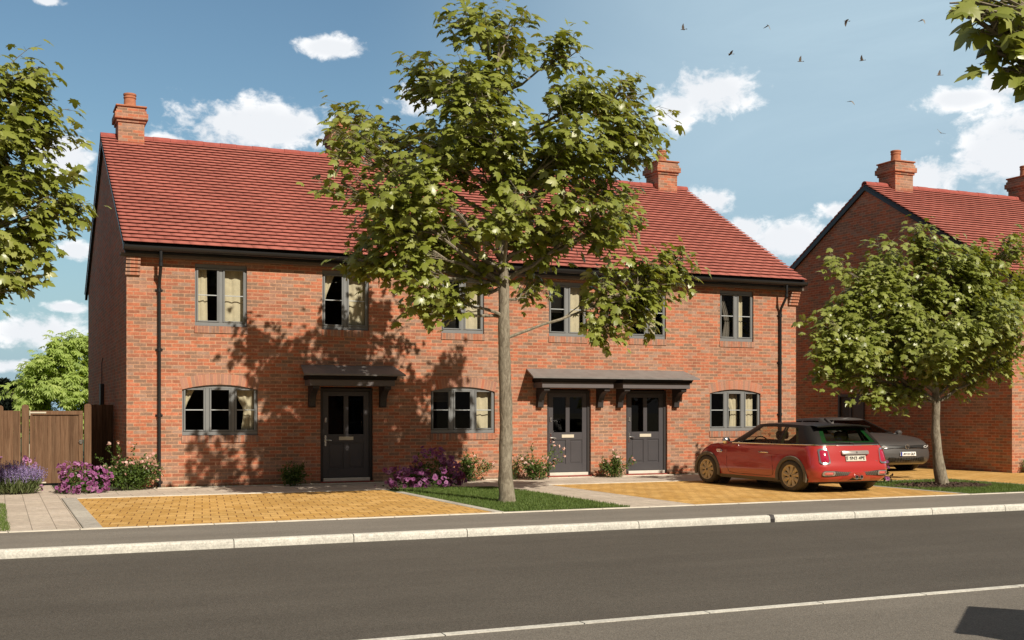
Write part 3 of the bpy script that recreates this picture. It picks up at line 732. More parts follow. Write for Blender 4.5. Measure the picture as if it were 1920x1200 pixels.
def canopy(root, xc, y, xl, xr, hl=.08, hr=.08):
    """lean-to porch canopy with moulded fascia on two curved brackets"""
    mb = MB(); pj = .66
    mb.add([(xl+hl,y,2.69),(xr-hr,y,2.69),(xr,y-pj,2.475),(xl,y-pj,2.475),(xl+hl,y,2.65),(xr-hr,y,2.65),(xr,y-pj,2.44),(xl,y-pj,2.44)], [(0,3,2,1),(4,5,6,7),(3,7,6,2),(0,4,7,3),(1,2,6,5),(0,1,5,4)])
    c = mb.build('porch_canopy', M['canopy'], root)
    mb = MB(); a, b = xc-.98, xc+.98
    # ogee cornice under the roof edge
    pr = [(0,2.44),(-.60,2.44),(-.60,2.425),(-.575,2.41),(-.55,2.385),(-.535,2.355),(0,2.355)]
    mb.prism([(y+p, q-.002) for p, q in pr], a-.03, b+.03, 'X'); mb.build('cornice', M['cornice'], c, fix=True)
    mb = MB(); mb.bbox(a, y-.50, 2.215, b, y, 2.352, .006); mb.build('fascia', M['canopy_paint'], c)
    for s_ in (-1, 1):
        xx = xc + s_*.83; pr = [(0,2.213),(-.45,2.213),(-.45,2.15)]
        for q in np.linspace(0, math.pi/2, 9): pr.append((-.42+.31*math.sin(q)+.0, 2.15-.02-.34*(1-math.cos(q))))
        pr += [(-.11,1.76),(-.085,1.73),(0,1.73)]
        mb = MB(); mb.prism([(y+p, q) for p, q in pr], xx-.075, xx+.075, 'X'); mb.build('bracket', M['black_paint'], c, fix=True)
    return c

def house(name, label, X0, X1, Y0, ups, grounds, doors, chims, canopies, pipes):
    h = thing(name, label, 'house', (X0, Y0, 0))
    inv = Vector((-X0, -Y0, 0))
    def par(o): return o
    holes = [(a, b, 3.50, 4.85) for a, b in ups] + [(a, b, 1.12, 2.225) for a, b in grounds] + [(a, b, -.05, 2.20) for a, b in doors]
    mb = MB(); zt = 4.97
    wall_cells(mb, X0, X1, -.1, zt, Y0, holes)
    yb = Y0 + 2*TD
    for x, fl in ((X0, 0), (X1, 1)):
        v = [(x, Y0, -.1), (x, yb, -.1), (x, yb, EZ), (x, Y0+TD, RZ-.03), (x, Y0, EZ)]
        mb.add(v, [(0,4,3,2,1) if fl == 0 else (0,1,2,3,4)])
    mb.quad((X1,yb,-.1),(X0,yb,-.1),(X0,yb,EZ),(X1,yb,EZ))
    mb.quad((X0,Y0,zt),(X1,Y0,zt),(X1,Y0+.25,zt+.12),(X0,Y0+.25,zt+.12))
    w_ = mb.build('wall', M['brick'], h)
    roof_tiles(h, X0-.09, X1+.09, Y0, int(X0*7))
    # black verge boards
    cy, sy = math.cos(PITCH), math.sin(PITCH)
    for x in (X0-.075, X1+.003):
        mb = MB()
        for s_ in (0, 1):
            e = Y0-OH+.02 if s_ == 0 else Y0+2*TD+OH-.02; r = Y0+TD; th = .17
            v = [(e, EZ-.004), (r, RZ-.004), (r, RZ-th), (e, EZ-th+.0)]
            mb.prism(v, x, x+.072, 'X')
        mb.build('verge_board', M['black_metal'], h, fix=True)
    # gutter, fascia, soffit strip
    mb = MB(); gy = Y0-OH-.03; pr = []
    for q in np.linspace(math.pi, 2*math.pi, 9): pr.append((gy+.075*math.cos(q), EZ-.03+.10*math.sin(q)-.02))
    for q in np.linspace(2*math.pi, math.pi, 9): pr.append((gy+.068*math.cos(q), EZ-.03+.092*math.sin(q)-.02))
    mb.prism(pr, X0-.10, X1+.10, 'X')
    for x in (X0-.10, X1+.085): mb.prism([(gy+.075*math.cos(q), EZ-.05+.10*math.sin(q)) for q in np.linspace(math.pi, 2*math.pi, 9)], x, x+.015, 'X')
    mb.build('gutter', M['black_metal'], h, fix=True)
    mb = MB(); mb.box(X0-.05, Y0-.22, 4.985, X1+.05, Y0-.20, EZ+.02); mb.box(X0-.05, Y0-.20, 4.985, X1+.05, Y0+.01, 5.0); mb.build('fascia', M['black_metal'], h)
    mb = MB(); mb.bbox(X0-.14, Y0-.17, 4.915, X1+.14, Y0-.003, 4.983, .004); mb.build('soffit_strip', M['soffit'], h)
    # stepped brick kneelers under the eaves at both ends
    for x0, x1 in ((X0-.035, X0+.27), (X1-.27, X1+.035)):
        mb = MB()
        for i in range(5): mb.bbox(x0 + (i*.004), Y0-.055-.028*i, 4.53+.0775*i, x1 - i*.0, Y0+.05, 4.53+.0775*(i+1)-.012, .004)
        mb.build('kneeler', M['soldier'], h)
    for x0, x1 in chims: chimney(h, x0, x1, Y0)
    WO = []
    for a, b in ups: WO.append(window(h, a, b, 3.50, 4.85, 2, Y0))
    for a, b in grounds: WO.append(window(h, a, b, 1.12, 2.225, 3, Y0, arch=.11))
    for a, b in doors: door(h, a, b, Y0)
    for cn in canopies: canopy(h, cn[0], Y0, *cn[1:])
    for px in pipes:
        mb = MB(); r = .036; yw = Y0-.055
        mb.tube([(px, Y0-OH-.03, 5.03), (px, Y0-OH-.03, 4.86), (px, Y0-OH-.02, 4.72), (px, yw-.03, 4.42), (px, yw, 4.30), (px, yw, .02)], r, 12)
        for z in (.12, 1.55, 2.95, 4.22, 4.74):
            yy = yw if z < 4.5 else Y0-OH-.02
            mb.tube([(px, yy, z-.03), (px, yy, z+.05)], .047, 12)
            if z < 4.5: mb.box(px-.075, Y0-.03, z-.005, px+.075, Y0, z+.03)
        mb.build('downpipe', M['black_metal'], h, smooth=True)
    # children keep world coordinates
    bpy.context.view_layer.update()
    for c in h.children: c.matrix_parent_inverse = Matrix.Translation(inv)
    return h, WO

UPS = [(3.90,5.02),(6.71,7.81),(9.59,10.68),(12.41,13.46),(14.68,15.77),(17.43,18.50)]
GRS = [(3.63,5.26),(9.32,10.96),(17.11,18.73)]
DRS = [(6.67,7.91),(12.36,13.58),(14.59,15.81)]
H1, W1 = house('terraced_house', 'long red brick terrace with six upper windows and three dark doors', 2.49, 19.90, D, UPS, GRS, DRS,
   [(2.80,3.44),(8.40,9.06),(18.74,19.42)], [(7.29,6.14,8.48),(12.97,11.68,14.12,.12,0),(15.20,14.122,16.38,0,.08)], [3.15,19.34])
H2, W2 = house('brick_house', 'red brick house at the far side of the yellow drive, partly behind the small tree', 24.63, 37.5, 22.58, [(26.4,27.5),(29.0,30.1),(33,34.1)], [(26.1,27.7)], [(29.2,30.4)],
   [(25.45,26.16),(31.0,31.7)], [(29.8,28.6,31.0)], [25.3,36.9])
def copy_thing(o, label, loc, rz):
    r = o.copy(); COL.objects.link(r); r.location = loc; r.rotation_euler = (0, 0, rz); r['label'] = label
    for ch in list(o.children):
        c = ch.copy(); COL.objects.link(c); mi = ch.matrix_parent_inverse.copy(); c.parent = r; c.matrix_parent_inverse = mi
        for g_ in list(ch.children):
            d = g_.copy(); COL.objects.link(d); d.parent = c
    return r
copy_thing(H1, 'unseen red brick terrace added beyond the left edge to bounce warm light', (2.49-22.2, D+.2, 0), 0)  # unseen house copies added to block sky light and bounce warm light
copy_thing(H1, 'unseen red brick terrace added across the road for reflections and warm bounce', (22.5, -9.5, 0), math.pi)
copy_thing(H1, 'further unseen red brick terrace added across the road for reflections and warm bounce', (2.0, -9.5, 0), math.pi)
# side door in the dark gable of the right house
mb = MB(); X = 24.63
for y0, y1 in ((28.28,28.36),(28.84,28.92),(29.40,29.48)): mb.bbox(X-.06, y0, .0, X-.002, y1, 2.16, .006)
mb.bbox(X-.058, 28.28, 2.10, X-.003, 29.48, 2.18, .005); mb.bbox(X-.03, 28.36, .0, X-.003, 28.84, 2.10, .005)
o = mb.build('side_door', M['door'], H2); o.matrix_parent_inverse = Matrix.Translation((-24.63, -22.58, 0))
mb = MB(); mb.quad((X-.012,29.40,.1),(X-.012,28.92,.1),(X-.012,28.92,2.10),(X-.012,29.40,2.10)); p = mb.build('pane', M['black_paint'], o)
# side vent on the left gable of the terrace
mb = MB(); mb.bbox(2.40, 31.2, 1.72, 2.487, 31.6, 2.35, .01); mb.tube([(2.45,31.4,2.34),(2.45,31.4,2.9),(2.45,31.1,3.0)], .012, 6)
o = mb.build('meter_box', M['black_paint'], H1); o.matrix_parent_inverse = Matrix.Translation((-2.49, -D, 0))

# ---------------------------------------------------------------- curtains and blinds (things of their own)
def curtain(label, rows, y, mat, lite=False, seed=0):
    """rows: (z, xl, xr) from top down; a pleated cloth hung behind the pane"""
    n = 28; P = []; zs = np.linspace(rows[0][0], rows[-1][0], 18)
    zr = [r[0] for r in rows][::-1]; xl = [r[1] for r in rows][::-1]; xr = [r[2] for r in rows][::-1]
    for z in zs:
        a, b = np.interp(z, zr, xl), np.interp(z, zr, xr); row = []
        for i in range(n+1):
            t = i/n; row.append((a+(b-a)*t, y + .012*math.sin(t*n*.55+seed) + .003*math.sin(t*31+seed), z))
        P.append(row)
    o = MB().grid(P).build('curtain', mat, smooth=True)
    return tag(o, label, 'curtain', 'curtains behind the grey windows')
def blind(label, x0, x1, z0, z1, y):
    mb = MB(); z = z1
    mb.box(x0, y-.02, z1, x1, y+.02, z1+.03)
    while z > z0:
        mb.add([(x0,y-.02,z),(x1,y-.02,z),(x1,y+.015,z-.018),(x0,y+.015,z-.018),(x0,y-.02,z-.002),(x1,y-.02,z-.002),(x1,y+.015,z-.02),(x0,y+.015,z-.02)], [(0,1,2,3),(4,7,6,5),(0,4,5,1),(2,6,7,3)]); z -= .03
    return tag(mb.build('window_blind', M['slats']), label, 'blind', 'slatted blinds behind the grey windows')
yc = D + .20; C = M['curtain']; CLt = M['curtain_light']
curtain('cream curtain strip behind left pane of the leftmost upper window', [(4.80,3.9,4.18),(3.55,3.9,4.20)], yc, C, seed=1)
curtain('cream curtain filling right pane of the leftmost upper window', [(4.80,4.52,5.0),(4.3,4.54,5.0),(3.55,4.56,5.0)], yc, C, seed=2)
curtain('cream curtain corner gathered left in the upper window above the shaded door', [(4.80,6.73,7.06),(4.3,6.73,6.86),(3.9,6.73,6.76),(3.6,6.73,6.75)], yc, C, seed=3)
curtain('cream tied curtain in right pane of the upper window above the shaded door', [(4.80,7.22,7.8),(4.2,7.34,7.8),(4.1,7.40,7.8),(3.55,7.36,7.8)], yc, C, seed=4)
curtain('cream curtain in right pane of the upper window left of the tall trunk', [(4.80,10.1,10.66),(3.55,10.2,10.66)], yc, C, seed=5)
blind('dark slatted blind in the upper window left of the tall trunk', 9.62, 10.02, 3.56, 3.95, yc)
blind('dark slatted blind in the upper window right of the tall trunk', 12.44, 12.86, 4.1, 4.78, yc)
curtain('cream curtain in the upper window right of the tall trunk', [(4.80,12.98,13.4),(3.55,13.0,13.36)], yc, C, seed=6)
curtain('cream curtain in the upper window over the rightmost door', [(4.80,15.25,15.6),(3.55,15.3,15.55)], yc, C, seed=7)
curtain('dark sheer curtain swept aside in left pane of the rightmost upper window', [(4.80,17.5,17.62),(4.3,17.65,17.8),(4.0,17.72,17.86),(3.55,17.62,17.84)], yc, M['dark_curtain'], seed=8)
curtain('pale curtain strip in right pane of the rightmost upper window', [(4.80,18.08,18.27),(3.55,18.08,18.27)], yc, C, seed=9)
curtain('cream curtain corner at the left of the leftmost lower window', [(2.12,3.66,3.92),(1.85,3.66,3.78),(1.6,3.66,3.69),(1.2,3.66,3.68)], yc, C, seed=10)
curtain('cream tied back curtain in right pane of the leftmost lower window', [(2.12,4.78,5.24),(1.9,4.86,5.24),(1.72,4.96,5.24),(1.62,4.98,5.24),(1.2,4.92,5.24)], yc, C, seed=11)
blind('grey slatted blind raised in the lower window beside the petunias', 9.36, 9.82, 1.88, 2.10, yc)
curtain('cream tied back curtain in the lower window beside the petunias', [(2.12,10.42,10.94),(1.7,10.5,10.94),(1.2,10.45,10.94)], yc, C, seed=12)
curtain('cream tied curtain in middle pane of the lower window behind the red car', [(2.12,17.72,18.1),(1.8,17.84,18.12),(1.66,17.9,18.1),(1.2,17.86,18.1)], yc, C, seed=13)
curtain('cream curtain in right pane of the lower window behind the red car', [(2.12,18.3,18.6),(1.2,18.3,18.6)], yc, C, seed=14)

# ---------------------------------------------------------------- fence and gate
def boards(x0, x1, y, z0, tops, wd=.115, jit=.006, seed=1):
    rr = random.Random(seed); V = []; F = []; rv = []; x = x0
    while x < x1-.01:
        b = min(x+wd-.001, x1); dz = rr.uniform(-.006,.006); dy = rr.uniform(-jit, jit)
        m = MB().bbox(x, y+dy, z0, b, y+dy+.022, tops+dz, .003); o = len(V); V += m.v; F += [tuple(i+o for i in f) for f in m.f]; rv += [rr.random()]*len(m.f); x += wd
    return V, F, rv
def woodobj(name, V, F, rv, parent=None):
    me = bpy.data.meshes.new(name); me.from_pydata(V, [], F); me.update(); at = me.attributes.new('rnd', 'FLOAT', 'FACE'); at.data.foreach_set('value', rv); setuv(me)
    return link(name, me, M['wood'], parent)
def post(name, x, y, top, wd, parent=None):
    m = MB(); h = wd/2; m.bbox(x-h, y-h, -.05, x+h, y+h, top, .008)
    pts = [(x-h, top)] + [(x-h*math.cos(q), top+.055*math.sin(q)) for q in np.linspace(.2, math.pi-.2, 7)] + [(x+h, top)]
    m.prism(pts, y-h, y+h, 'Y')
    return woodobj(name, m.v, m.f, [.6]*len(m.f), parent)
FY = 27.5
fn = thing('wooden_fence', 'brown vertical board fence left of the gate', 'fence', (0,0,0))
V, F, rv = boards(-9.0, .46, FY, .02, 1.66, seed=3); woodobj('board_panel', V, F, rv, fn)
for x in (.04, -2.0, -4.0, -6.0, -8.0): post('fence_post', x, FY+.03, 1.72, .15, fn)
post('fence_post', .555, FY+.0, 1.74, .15, fn)
gt = thing('wooden_gate', 'brown wooden gate with round latch and strap hinge', 'gate', (0,0,0))
V, F, rv = boards(.66, 1.70, FY+.01, .05, 1.60, wd=.088, jit=.003, seed=9); woodobj('board_panel', V, F, rv, gt)
m = MB(); m.bbox(.645, FY-.022, 1.565, 1.745, FY+.012, 1.655, .005); m.bbox(1.655, FY-.02, .05, 1.745, FY+.014, 1.564, .005); m.bbox(.645, FY-.02, .05, .70, FY+.012, 1.564, .005)
woodobj('gate_frame', m.v, m.f, [.75]*len(m.f), gt)
mb = MB(); mb.bbox(.655, FY-.03, 1.60, .98, FY-.022, 1.632, .002); mb.tube([(.648,FY-.03,1.55),(.648,FY-.03,1.66)], .012, 8); mb.build('hinge', M['brass'], gt)
mb = MB(); mb.bbox(.66, FY-.028, .055, .98, FY-.021, .085, .002); mb.bbox(.633, FY-.02, .42, .644, FY-.004, .92, .002); mb.build('hinge', M['brass'], gt)
mb = MB()
for z in (.6,.95,1.22,1.48): mb.bbox(.636, FY-.03, z, .652, FY-.016, z+.03, .002)
mb.build('bolt', M['black_metal'], gt)
mb = MB(); mb.lathe([(.0,-.012),(.045,-.012),(.05,-.004),(.05,.0),(0,0)], 20, (1.70, FY-.021, .97), 'Y'); q = [(1.70+.034*math.cos(t), FY-.045, .955+.034*math.sin(t)) for t in np.linspace(0, 6.28, 14)]; mb.tube(q, .006, 6, False)
mb.build('latch', M['chrome'], gt, smooth=True)
post('gate_post', 1.845, FY+.0, 1.76, .15, gt)['label'] = 'round topped brown gate post'
rf = thing('wooden_fence', 'short board fence in shade between gate and brick gable', 'fence', (0,0,0))
V, F, rv = boards(1.93, 2.485, 28.6, .02, 1.80, seed=5, wd=.1); woodobj('board_panel', V, F, rv, rf)
m = MB(); m.bbox(1.93, 28.64, 1.4, 2.485, 28.68, 1.5, .004); m.bbox(1.93, 28.64, .4, 2.485, 28.68, .5, .004); woodobj('rail', m.v, m.f, [.5]*len(m.f), rf)

# ---------------------------------------------------------------- trees
T1 = thing('maple_tree', 'tall maple tree in front of the long terrace, trunk standing in the lawn', 'tree', (0,0,0))
L1 = []
def lb(*a): L1.append(a)
for i, (x, z, r) in enumerate([(7.36,8.35,.50),(8.5,8.5,.62),(9.58,8.16,.45),(7.06,7.66,.62),(8.29,7.5,.85),(9.8,7.35,.72),(11.17,7.75,.45),(10.95,7.0,.62),
  (5.75,6.35,.50),(5.35,5.55,.40),(6.08,5.10,.72),(7.36,4.95,.72),(8.92,5.0,.72),(10.13,5.10,.62),(5.75,4.3,.45),(6.5,3.95,.5),(6.9,3.45,.30),
  (7.87,5.94,.9),(9.47,6.1,.85),(10.8,5.9,.55),(6.75,6.2,.62)]):
    lb(x, 19.05 + ((i*0.618) % 1 - .5)*1.6, z, r)
lb(7.6,17.9,6.4,.75,.8); lb(9.2,17.9,6.4,.75,.8); lb(7.0,20.6,6.6,.9,.55); lb(9.5,20.8,6.7,.9,.55); lb(8.3,21.3,7.3,.9,.8); lb(8.2,20.7,5.4,.8,.35); lb(6.4,20.6,5.3,.6,.4); lb(9.9,20.4,5.5,.6,.4); lb(5.9,20.9,7.0,.5,.8)
lb(8.0,17.8,5.0,.55,.9); lb(6.2,18.3,5.6,.6,1); lb(10.4,18.3,6.6,.6,1); lb(5.2,19.0,6.1,.35,1); lb(11.3,19,6.6,.4,1); lb(7.2,18.2,7.2,.6,1); lb(10.6,18.8,5.2,.5,1); lb(6.0,18.5,4.6,.5,1); lb(9.3,18.0,5.2,.5,.8)
# two low limbs either side of the trunk, and sparse low sprays
lb(11.35,18.9,4.10,.58,1.3,2.95,.75); lb(11.95,18.9,4.50,.42,1.4,3.0,.4); lb(10.45,18.9,3.20,.42,1.3,2.9,.35); lb(11.2,19.1,3.50,.46,1.3,2.92,.35); lb(10.5,19.1,3.95,.4,1.1,3.3,.3)
lb(6.85,19.2,3.45,.32,.8,3.35); lb(7.25,19.0,3.7,.30,.7,3.35); lb(7.95,19.3,4.15,.40,.5); lb(9.0,19.1,3.85,.34,.6,3.6)
tree(T1, 11, [(8.40,19.05,-.05),(8.40,19.05,.12),(8.375,19.05,.6),(8.36,19.05,2.5),(8.33,19.05,3.6),(8.30,19.03,4.8),(8.28,19.0,5.8),(8.2,19.0,7.6),(8.25,19.0,8.3)],
     [.185,.145,.125,.112,.10,.082,.070,.035,.015], L1, .185, 12000, M['maple'], sub=11, tw=7, zmin=3.9, limbr=.036)
T2 = thing('maple_tree', 'small spreading maple on the mulch bed beside the parked cars', 'tree', (0,0,0))
L2 = [(18.56,19.3,5.05,.50),(18.3,19.3,5.5,.28),(20.12,19.3,4.80,.62),(20.95,19.2,5.35,.32,1,3.2),(21.2,19.3,5.6,.2,1,3.2),(16.85,19.3,4.42,.5),(17.81,19.0,4.15,.75),(19.48,19.4,3.9,.95),(20.76,19.2,3.75,.75),(16.25,19.3,3.67,.5),(15.6,19.3,2.98,.34),
  (16.79,19.4,2.85,.75),(18.25,19.0,2.9,.85),(19.8,19.4,2.7,.75),(21.0,19.3,2.75,.45),(17.1,19.2,1.95,.40),(15.98,19.3,2.45,.40),(15.95,19.3,4.75,.25),
  (17.3,19.2,4.9,.45),(16.4,19.3,4.2,.45),(19.2,19.2,4.6,.8),(20.3,19.3,4.2,.7),(15.9,19.3,3.4,.45),(16.2,19.2,2.9,.5),(17.4,19.1,3.6,.7),(18.4,20.6,3.9,.9),(19.6,20.4,3.2,.8),(17.4,20.3,3.3,.7),(18.8,18.2,3.4,.7),(17.8,18.3,3.0,.6),(20.0,18.3,3.5,.6),(18.0,19.3,2.2,.4,.7),(21.5,19.6,4.4,.6)]
tree(T2, 23, [(19.0,19.32,-.05),(18.98,19.32,.1),(18.9,19.32,.5),(18.80,19.32,1.2),(18.80,19.32,1.9),(18.75,19.32,2.6),(18.72,19.3,3.6),(18.65,19.3,4.8)],
     [.175,.145,.118,.092,.085,.065,.045,.018], L2, .145, 17500, M['maple2'], sub=11, tw=7, zmin=1.85, limbr=.036)
T3 = thing('maple_tree', 'maple tree reaching in from the left edge beside the gate', 'tree', (0,0,0))
L3 = [(0.45,20,7.05,0.45),(0.75,20.1,6.6,0.40),(0.19,19.8,6.07,0.62),(0.85,20.1,6.2,0.34),(0.45,20.2,5.33,0.62),(1.02,20,4.96,0.32),(0.19,19.9,4.37,0.6),(0.70,20.1,4.42,0.34),(0.38,20,3.87,0.36),(0.04,20,3.55,0.22),(-0.42,20.2,5.59,0.85),(-0.57,20,4.32,0.75),(-0.42,19.8,6.84,0.6),(1.28,20,4.97,0.17),
  (-1.3,20.4,6.6,.9),(-1.6,20.2,5.2,.9),(-2.4,20,6,1.0),(-1.2,19.5,7.4,.7),(-2.2,20.2,4.4,.7)]
tree(T3, 37, [(-1.2,20.2,-.05),(-1.2,20.2,.1),(-1.2,20.2,2.5),(-1.22,20.2,4.5),(-1.2,20.2,7.0)], [.19,.15,.12,.09,.03], L3, .19, 6500, M['maple'], sub=9, tw=6, zmin=3.2, limbr=.04)
T4 = thing('maple_tree', 'dark maple branch hanging in at the top right corner', 'tree', (0,0,0))
k = 3.0/6.0
L4 = [(3.13,3.0,3.03,.085),(3.26,3.0,3.02,.12),(3.20,3.02,2.92,.075),(3.035,3.0,3.035,.055),(3.36,3.0,3.12,.14),(3.27,2.98,2.86,.05),(3.5,3.0,3.0,.14),(3.18,3.0,3.14,.1)]
tree(T4, 41, [(4.3,2.6,-.05),(4.3,2.6,.1),(4.3,2.6,1.5),(4.25,2.62,2.8),(4.2,2.6,3.6)], [.09,.07,.05,.04,.02], L4, .085, 330, M['maple'], sub=5, tw=4, zmin=2.5, limbr=.02, leafspread=.05, drop=.6)
T5 = thing('chestnut_tree', 'pale green leafy tree rising behind the wooden gate', 'tree', (0,0,0))
L5 = [(1.85,45,3.5,0.75),(2.35,45,4.0,0.65),(1.5,45,3.0,.7),(1.13,45,2.62,0.65),(2.76,45,2.7,0.9),(0.72,45,2.2,0.45),(2.03,45,2.3,0.9),(2.9,45,4.1,0.45),(3.6,45.5,3.2,1.0),(1.6,45.8,2.6,.9),(3.2,45,1.6,1.),(1.3,45,1.5,.7)]
tree(T5, 53, [(2.4,45.2,-.05),(2.4,45.2,.3),(2.4,45.2,1.2),(2.4,45.2,3.4)], [.2,.16,.12,.04], L5, .22, 8000, M['chestnut'], tmpl=(PV, PF), sub=9, tw=6, zmin=.8, limbr=.04, leafspread=.25)
# dark conifer row, far left
T6 = thing('conifer_tree', 'dark conifer far behind the fence at the left edge', 'tree', (0,0,0))
rng = np.random.default_rng(3); n = 5000
cx = rng.choice([-0.3, 0.25, 0.62, -1.2], n); hh = np.where(cx == .25, 3.05, np.where(cx == .62, 2.95, 2.8)); z = rng.uniform(.1, 1, n); rr_ = .55*(1-z)**.8+.05
th = rng.uniform(0, 6.28, n); pos = np.stack([cx + rr_*np.cos(th)*rng.uniform(.4,1,n), 60 + rr_*np.sin(th), z*hh], 1)
dv = np.stack([np.cos(th), np.sin(th), np.full(n, .9)], 1) + rng.normal(size=(n,3))*.3; X, Y, Z = frames(dv, rng.normal(size=(n,3)))
V, F = scatter(OV*np.array([.7,1,1]), OF, pos, X, Y, Z, rng.uniform(.18,.34,n)); mesh_np('crown', V, F, M['conifer'], T6, np.repeat(rng.uniform(0,1,n), len(OF)))
mb = MB()
for x in (-.3,.25,.62,-1.2): mb.tube([(x,60,-.05),(x,60,2.6)], [.08,.02], 6)
mb.build('trunk', M['bark'], T6)

# ---------------------------------------------------------------- garden plants
def bush(label, name, cx, cy, rx, ry, h, nleaf, seed, lsize=.05, flowers=0, fsize=.04, sprays=(), group=None, lmat='shrub', stalks=10, lean=(0,0)):
    rng = np.random.default_rng(seed); root = thing(name, label, 'shrub', (cx, cy, 0), group); mb = MB(); LP = []; LD = []; FP = []
    for i in range(stalks + len(sprays)):
        if i < stalks:
            a = rng.uniform(0, 6.28); q = math.sqrt(rng.uniform(.02, 1)); ex = q*math.cos(a)*rx + lean[0]; ey = q*math.sin(a)*ry + lean[1]; ez = h*(1-.45*q*q)*rng.uniform(.72, 1.05)
        else: ex, ey, ez = sprays[i-stalks]
        s0 = Vector((ex*.2, ey*.2, 0)); e = Vector((ex, ey, ez)); m = s0.lerp(e, .55) + Vector((-ex*.12, -ey*.12, .04))
        pts = [s0*(1-t)**2 + m*2*t*(1-t) + e*t*t for t in np.linspace(0, 1, 6)]; mb.tube(pts, [.008,.007,.006,.005,.004,.003], 4, False)
        per = nleaf // (stalks+len(sprays))
        if i >= stalks: per = max(14, per//3)
        for j in range(per):
            t = rng.uniform(.25 if i < stalks else .5, 1.0); p = s0*(1-t)**2 + m*2*t*(1-t) + e*t*t
            o_ = rng.normal(size=3)*(.055 if i < stalks else .022); LP.append(np.array(p)+o_); LD.append(rng.normal(size=3) + np.array([ex, ey, .1])*.5)
        for j in range(max(1, flowers//(stalks+len(sprays)))):
            p = np.array(e) + rng.normal(size=3)*np.array([.05,.05,.02]) if rng.uniform() < .7 else np.array(s0.lerp(e, rng.uniform(.6,.95))) + rng.normal(size=3)*.05
            if flowers: FP.append(p + np.array([0,0,.015]))
    LP = np.array(LP); LP[:,2] = np.maximum(LP[:,2], .02); LD = np.array(LD); n = len(LP); nr = rng.normal(size=(n,3))*.5; nr[:,2] += 1; nr[:,1] -= .4; X, Y, Z = frames(LD, nr)
    V, F = scatter(OV, OF, LP, X, Y, Z, lsize*rng.uniform(.6,1.3,n)); mesh_np('foliage', V, F, M[lmat], root, np.repeat(np.clip(rng.normal(.5,.25,n),0,1), len(OF)))
    mb.build('stems', M['stem'], root)
    if flowers:
        FP = np.array(FP); n = len(FP); k = 7; fv = [(0,0,.25)]; ff = []
        for r_, zz in ((.55,.28),(1.0,.05)):
            for j in range(k): a = 6.283*j/k; fv.append((r_*math.cos(a)*(1 if j % 2 else .8), r_*math.sin(a)*(1 if j % 2 else .8), zz))
        for j in range(k):
            j2 = (j+1) % k; ff += [(0,1+j,1+j2),(1+j,1+k+j,1+k+j2),(1+j,1+k+j2,1+j2)]
        nr = rng.normal(size=(n,3))*.4; nr[:,2] += .8; nr[:,1] -= .6; X, Y, Z = frames(rng.normal(size=(n,3)), nr)
        V, F = scatter(np.array(fv), np.array(ff), FP, X, Y, Z, fsize*rng.uniform(.7,1.2,n)); mesh_np('blossom', V, F, M['rose'], root, np.repeat(rng.uniform(0,1,n), len(ff)))['kind'] = 'stuff'
    return root

def petunia(label, cx, cy, rx, ry, h, nf, seed, fs=.05, light=.5):
    rng = np.random.default_rng(seed); root = thing('petunia', label, 'flowers', (cx, cy, 0), 'purple petunia clumps')
    lump = lambda q: (1 + .20*np.sin(q[:,0]*4.2+seed) + .13*np.sin(q[:,2]*7+q[:,0]*5+seed*2))[:,None]
    n = int(nf*6); d = rsph(rng, n); d[:,2] = np.abs(d[:,2]); p = d*np.array([rx, ry, h])*rng.uniform(.5,1,(n,1))*lump(d); p[:,2] += .03
    nr = d + rng.normal(size=(n,3))*.5; X, Y, Z = frames(rng.normal(size=(n,3)), nr)
    V, F = scatter(OV, OF, p, X, Y, Z, .065*rng.uniform(.6,1.2,n)); mesh_np('foliage', V, F, M['shrub'], root, np.repeat(rng.uniform(0,.7,n), len(OF)))
    # trumpet flowers: five lobes, dark throat
    k = 10; fv = [(0,0,-.28)]; ff = []; mi = []
    for r_, zz in ((.22,-.12),(.62,.05),(1.0,.0)):
        for j in range(k): a = 6.283*j/k; s_ = 1.0 if j % 2 == 0 else (.82 if r_ > .9 else 1); fv.append((r_*s_*math.cos(a), r_*s_*math.sin(a), zz + (.05 if j % 2 and r_ > .9 else 0)))
    for j in range(k):
        j2 = (j+1) % k; ff.append((0,1+j,1+j2)); mi.append(1)
        for q in (0, 1):
            a, b = 1+q*k, 1+(q+1)*k; ff += [(a+j,b+j,b+j2),(a+j,b+j2,a+j2)]; mi += [0 if q else 0]*2
    n = nf; d = rsph(rng, n); d[:,2] = np.abs(d[:,2]); d[:,1] = -np.abs(d[:,1])*.9 + .15*d[:,1]; d = norm(d); p = d*np.array([rx, ry, h])*rng.uniform(.86,1.16,(n,1))*lump(d); p[:,2] += .04
    nr = d + rng.normal(size=(n,3))*.45 + np.array([0,-.4,.1]); X, Y, Z = frames(rng.normal(size=(n,3)), nr)
    V, F = scatter(np.array(fv), np.array(ff), p, X, Y, Z, fs*rng.uniform(.75,1.2,n))
    mesh_np('blossom', V, F, None, root, np.repeat(np.clip(rng.normal(light,.25,n),0,1), len(ff)), mats=[M['petunia'], M['petunia_throat']], matidx=np.tile(mi, n))['kind'] = 'stuff'
    return root

